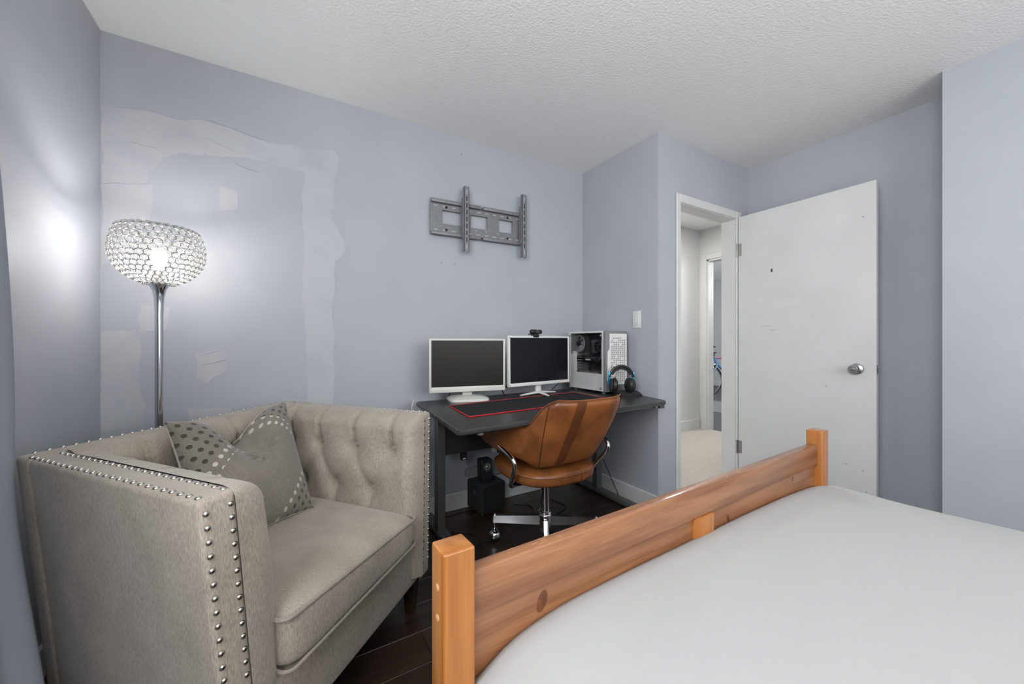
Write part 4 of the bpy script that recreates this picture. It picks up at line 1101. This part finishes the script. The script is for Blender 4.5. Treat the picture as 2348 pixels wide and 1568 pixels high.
# ------------------------------------------------------------------ bed
BA = math.radians(2.1); BO = Vector((.216, .573))
ex, ey = Vector((math.cos(BA), math.sin(BA))), Vector((-math.sin(BA), math.cos(BA)))
def bp(p): q = BO+ex*p[0]+ey*p[1]; return Vector((q.x, q.y, p[2]))
bed = thing('bed_frame', (1.0, .60, 0), 'orange pine bed frame whose footboard faces the desk', 'bed')
def B(name, vf, m, s=True, par=bed): return G().add(vf).map(bp).obj(name, M[m], par, s)
BW = 1.588; PWd, PDp = .057, .053
for x0 in (0, BW-PWd):
    po_ = B('footboard_post', rbox(x0, x0+PWd, 0, PDp, 0, .753, .004, 3), 'pine_z')
    for z_ in (.690, .640) if x0 == 0 else ():
        B('bolt_plug', lathe([(.0062, 0), (.0062, .0012), (.004, .0022), (0, .0022)], 14, (0, .024, z_), RX), 'plug', True, po_)
B('top_rail', rbox(PWd-.004, BW-PWd+.004, .016, .046, .622, .700, .004, 2), 'pine_x')
pnl = B('footboard_panel', rbox(PWd-.004, BW-PWd+.004, .024, .040, .26, .624, .002, 1), 'pine_x')
wm = G(); random.seed(11)
for k in range(46):
    x_ = random.uniform(.10, 1.48); y_ = random.uniform(.019, .043); l_ = random.uniform(.003, .013); a_ = random.uniform(-.6, .6)
    dx, dy = l_*math.cos(a_), l_*math.sin(a_)*.5
    wm.add(([(x_-dx, y_-dy-.0004, .7001), (x_+dx, y_+dy-.0004, .7001), (x_+dx, y_+dy+.0006, .7001), (x_-dx, y_-dy+.0006, .7001)], [(0, 1, 2, 3)]))
wm.map(bp).obj('wear_marks', M['plug'], bpy.data.objects['top_rail'], kind='stuff')
B('bottom_rail', rbox(PWd-.004, BW-PWd+.004, .016, .046, .19, .27, .004, 2), 'pine_x')
B('stile', rbox(.722, .805, .010, .044, .19, .6215, .005, 2), 'pine_z')
for x_, z_, w1, h1, r_ in ((.215, .588, .012, .021, -.35), (1.335, .606, .006, .010, 0), (.90, .575, .007, .014, .3)):
    ring = [(x_+w1*math.cos(2*PI*k/20)*math.cos(r_)-h1*math.sin(2*PI*k/20)*math.sin(r_), .0238, z_+w1*math.cos(2*PI*k/20)*math.sin(r_)+h1*math.sin(2*PI*k/20)*math.cos(r_)) for k in range(20)]
    G().add((ring, [tuple(range(20))])).map(bp).obj('knot', M['knot'], pnl)
for x0 in (.012, BW-.012-.026): B('side_rail', rbox(x0, x0+.026, -2.02, .0, .20, .36, .004, 2), 'pine_x')
for x0 in (0, BW-PWd): B('headboard_post', rbox(x0, x0+PWd, -2.08, -2.08+PDp, 0, .95, .004, 2), 'pine_z')
B('headboard_panel', rbox(PWd-.004, BW-PWd+.004, -2.064, -2.044, .26, .90, .004, 1), 'pine_x')
B('slat_base', rbox(.04, BW-.04, -2.02, .0, .24, .27, .004, 1), 'pine_x')

# duvet over the mattress: crowned, sagging over both sides
def prof(x):
    """top height across the bed at the foot end"""
    P = [(.0, .482), (.062, .496), (.115, .530), (.165, .547), (.27, .561), (.45, .563), (.72, .562), (1.0, .561), (1.25, .556), (1.46, .545), (1.56, .530), (1.60, .512)]
    for (a, za), (b, zb) in zip(P, P[1:]):
        if x <= b:
            t = (x-a)/(b-a); return za+(zb-za)*t
    return P[-1][1]
def psm(x): return sum(prof(x+d*.02) for d in (-2, -1, 0, 1, 2))/5
def duv(u, v):
    # v along the bed 0 foot .. 1 head; u across: left drop, top, right drop
    y = .014-.020*0-2.03*v
    x0, x1 = -.022, 1.622
    if u < .14:
        t = u/.14; x = x0+.0*t-.012*math.sin(PI*t); z = .27+(psm(.03)-.27)*t; 
        if t > .8: x += .02*((t-.8)/.2)**2
    elif u > .86:
        t = (1-u)/.14; x = x1+.016*math.sin(PI*t); z = .25+(psm(1.57)-.25)*t
        if t > .8: x -= .03*((t-.8)/.2)**2
    else:
        t = (u-.14)/.72; x = x0+.02+(x1-x0-.05)*t; z = psm(max(0.03, min(1.57, x)))
    rise = sstep(.02, .4, v)
    if .12 < u < .88:
        z += .012*rise*math.sin(PI*(u-.12)/.76)
        z += .0045*math.sin(7*x+5*y)*rise+.003*math.sin(13*x-9*y+1.3)*sstep(.02, .12, v)
        z -= .014*math.exp(-(v/.008)**2)
    if v < .02: y -= .0
    return (x, y, z)
dv = thing('duvet', (1.0, -.3, .27), 'plain light grey duvet spread over the bed', 'duvet')
dvo = G().add(grid(duv, 120, 120)).map(bp).obj('cover', M['duvet'], dv, 'all')
so = dvo.modifiers.new('thick', 'SOLIDIFY'); so.thickness = .02; so.offset = -1

# ------------------------------------------------------------------ bicycle in the room across the hall
bdir = Vector((.858, -.513, 0))      # from the front wheel towards the saddle
bo = Vector((7.20, 4.505, 0))        # ground point under the front wheel
def K(s, z, side=0): return bo+bdir*s+Vector((bdir.y, -bdir.x, 0))*side*-1+Vector((0, 0, z))
bike = thing('bicycle', tuple(bo+bdir*.5), 'blue road bicycle standing in the room across the hall', 'bicycle')
WR = .335
for s0 in (0, .985):
    c = K(s0, WR)
    tyre = mesh('wheel', *tube([c+bdir*(WR-.014)*math.cos(2*PI*k/48)+Vector((0, 0, (WR-.014)*math.sin(2*PI*k/48))) for k in range(48)], .014, 8, True), M['black'], bike, True)
    mesh('rim', *tube([c+bdir*(WR-.036)*math.cos(2*PI*k/48)+Vector((0, 0, (WR-.036)*math.sin(2*PI*k/48))) for k in range(48)], .009, 6, True), M['steel'], tyre, True)
    g = G()
    for k in range(24):
        a = 2*PI*k/24; g.add(tube([c, c+bdir*(WR-.04)*math.cos(a)+Vector((0, 0, (WR-.04)*math.sin(a)))], .0016, 4))
    g.obj('spokes', M['midgrey'], tyre, kind='stuff')
    mesh('hub', *tube([c+Vector((bdir.y, -bdir.x, 0))*.05, c-Vector((bdir.y, -bdir.x, 0))*.05], .018, 12), M['steel'], tyre, True)
def bt_(name, pts, r, m='bikeblue', par=bike): return mesh(name, *tube([K(*p) for p in pts], r, 10), M[m], par, True)
bt_('head_tube', [(.165, .80), (.205, .66)][::1], .024)
for sd in (-.045, .045): bt_('fork_blade', [(.205, .665, sd*.4), (.195, .62, sd), (.06, .40, sd), (0, WR, sd)], .015)
bt_('top_tube', [(.175, .775), (.70, .80)], .019, 'bikered')
bt_('down_tube', [(.20, .69), (.58, .27)], .026)
bt_('seat_tube', [(.58, .27), (.72, .86)], .018)
for sd in (-.05, .05):
    bt_('chain_stay', [(.58, .27, sd*.5), (.985, WR, sd)], .011); bt_('seat_stay', [(.70, .78, sd*.5), (.985, WR, sd)], .009)
bt_('stem', [(.165, .82), (.09, 1.00)], .015, 'black')
for sd in (-1, 1):
    bt_('drop_bar', [(.09, 1.0, 0), (.09, 1.0, sd*.16), (.05, .995, sd*.20), (-.015, .975, sd*.205), (-.02, .93, sd*.205), (.03, .89, sd*.205), (.09, .885, sd*.205)], .0145, 'black')
    bt_('brake_lever', [(-.02, 1.0, sd*.205), (-.045, .96, sd*.205), (-.03, .89, sd*.205)], .008, 'steel')
bt_('saddle', [(.60, .93), (.70, .94), (.84, .945)], [.016, .032, .055], 'black')
bt_('seat_post', [(.715, .84), (.735, .93)], .014, 'steel')
cr = mesh('chainring', *lathe([(.085, -.004), (.085, .004), (.06, .004)], 28, K(.58, .27, .06), Matrix(((bdir.x, 0, bdir.y, 0), (bdir.y, 0, -bdir.x, 0), (0, 1, 0, 0), (0, 0, 0, 1)))), M['steel'], bike, True)
bt_('crank', [(.58, .27, .07), (.50, .13, .075)], .010, 'steel'); bt_('pedal', [(.49, .125, .075), (.49, .125, .16)], .014, 'black')
bt_('brake_caliper', [(.20, .66, 0), (.13, .63, 0), (.15, .58, 0)], .014, 'white')
bt_('kickstand', [(.55, .27, -.05), (.60, .012, -.16)], .008, 'black')
fm = tag(G().add(rotz(rbox(5.75, 6.9, 2.9, 4.3, .0005, .006, .002, 1), (5.75, 3.4), math.radians(8))).obj('floor_mat', M['midgrey']), 'dark grey mat on the floor across the hall', 'mat')
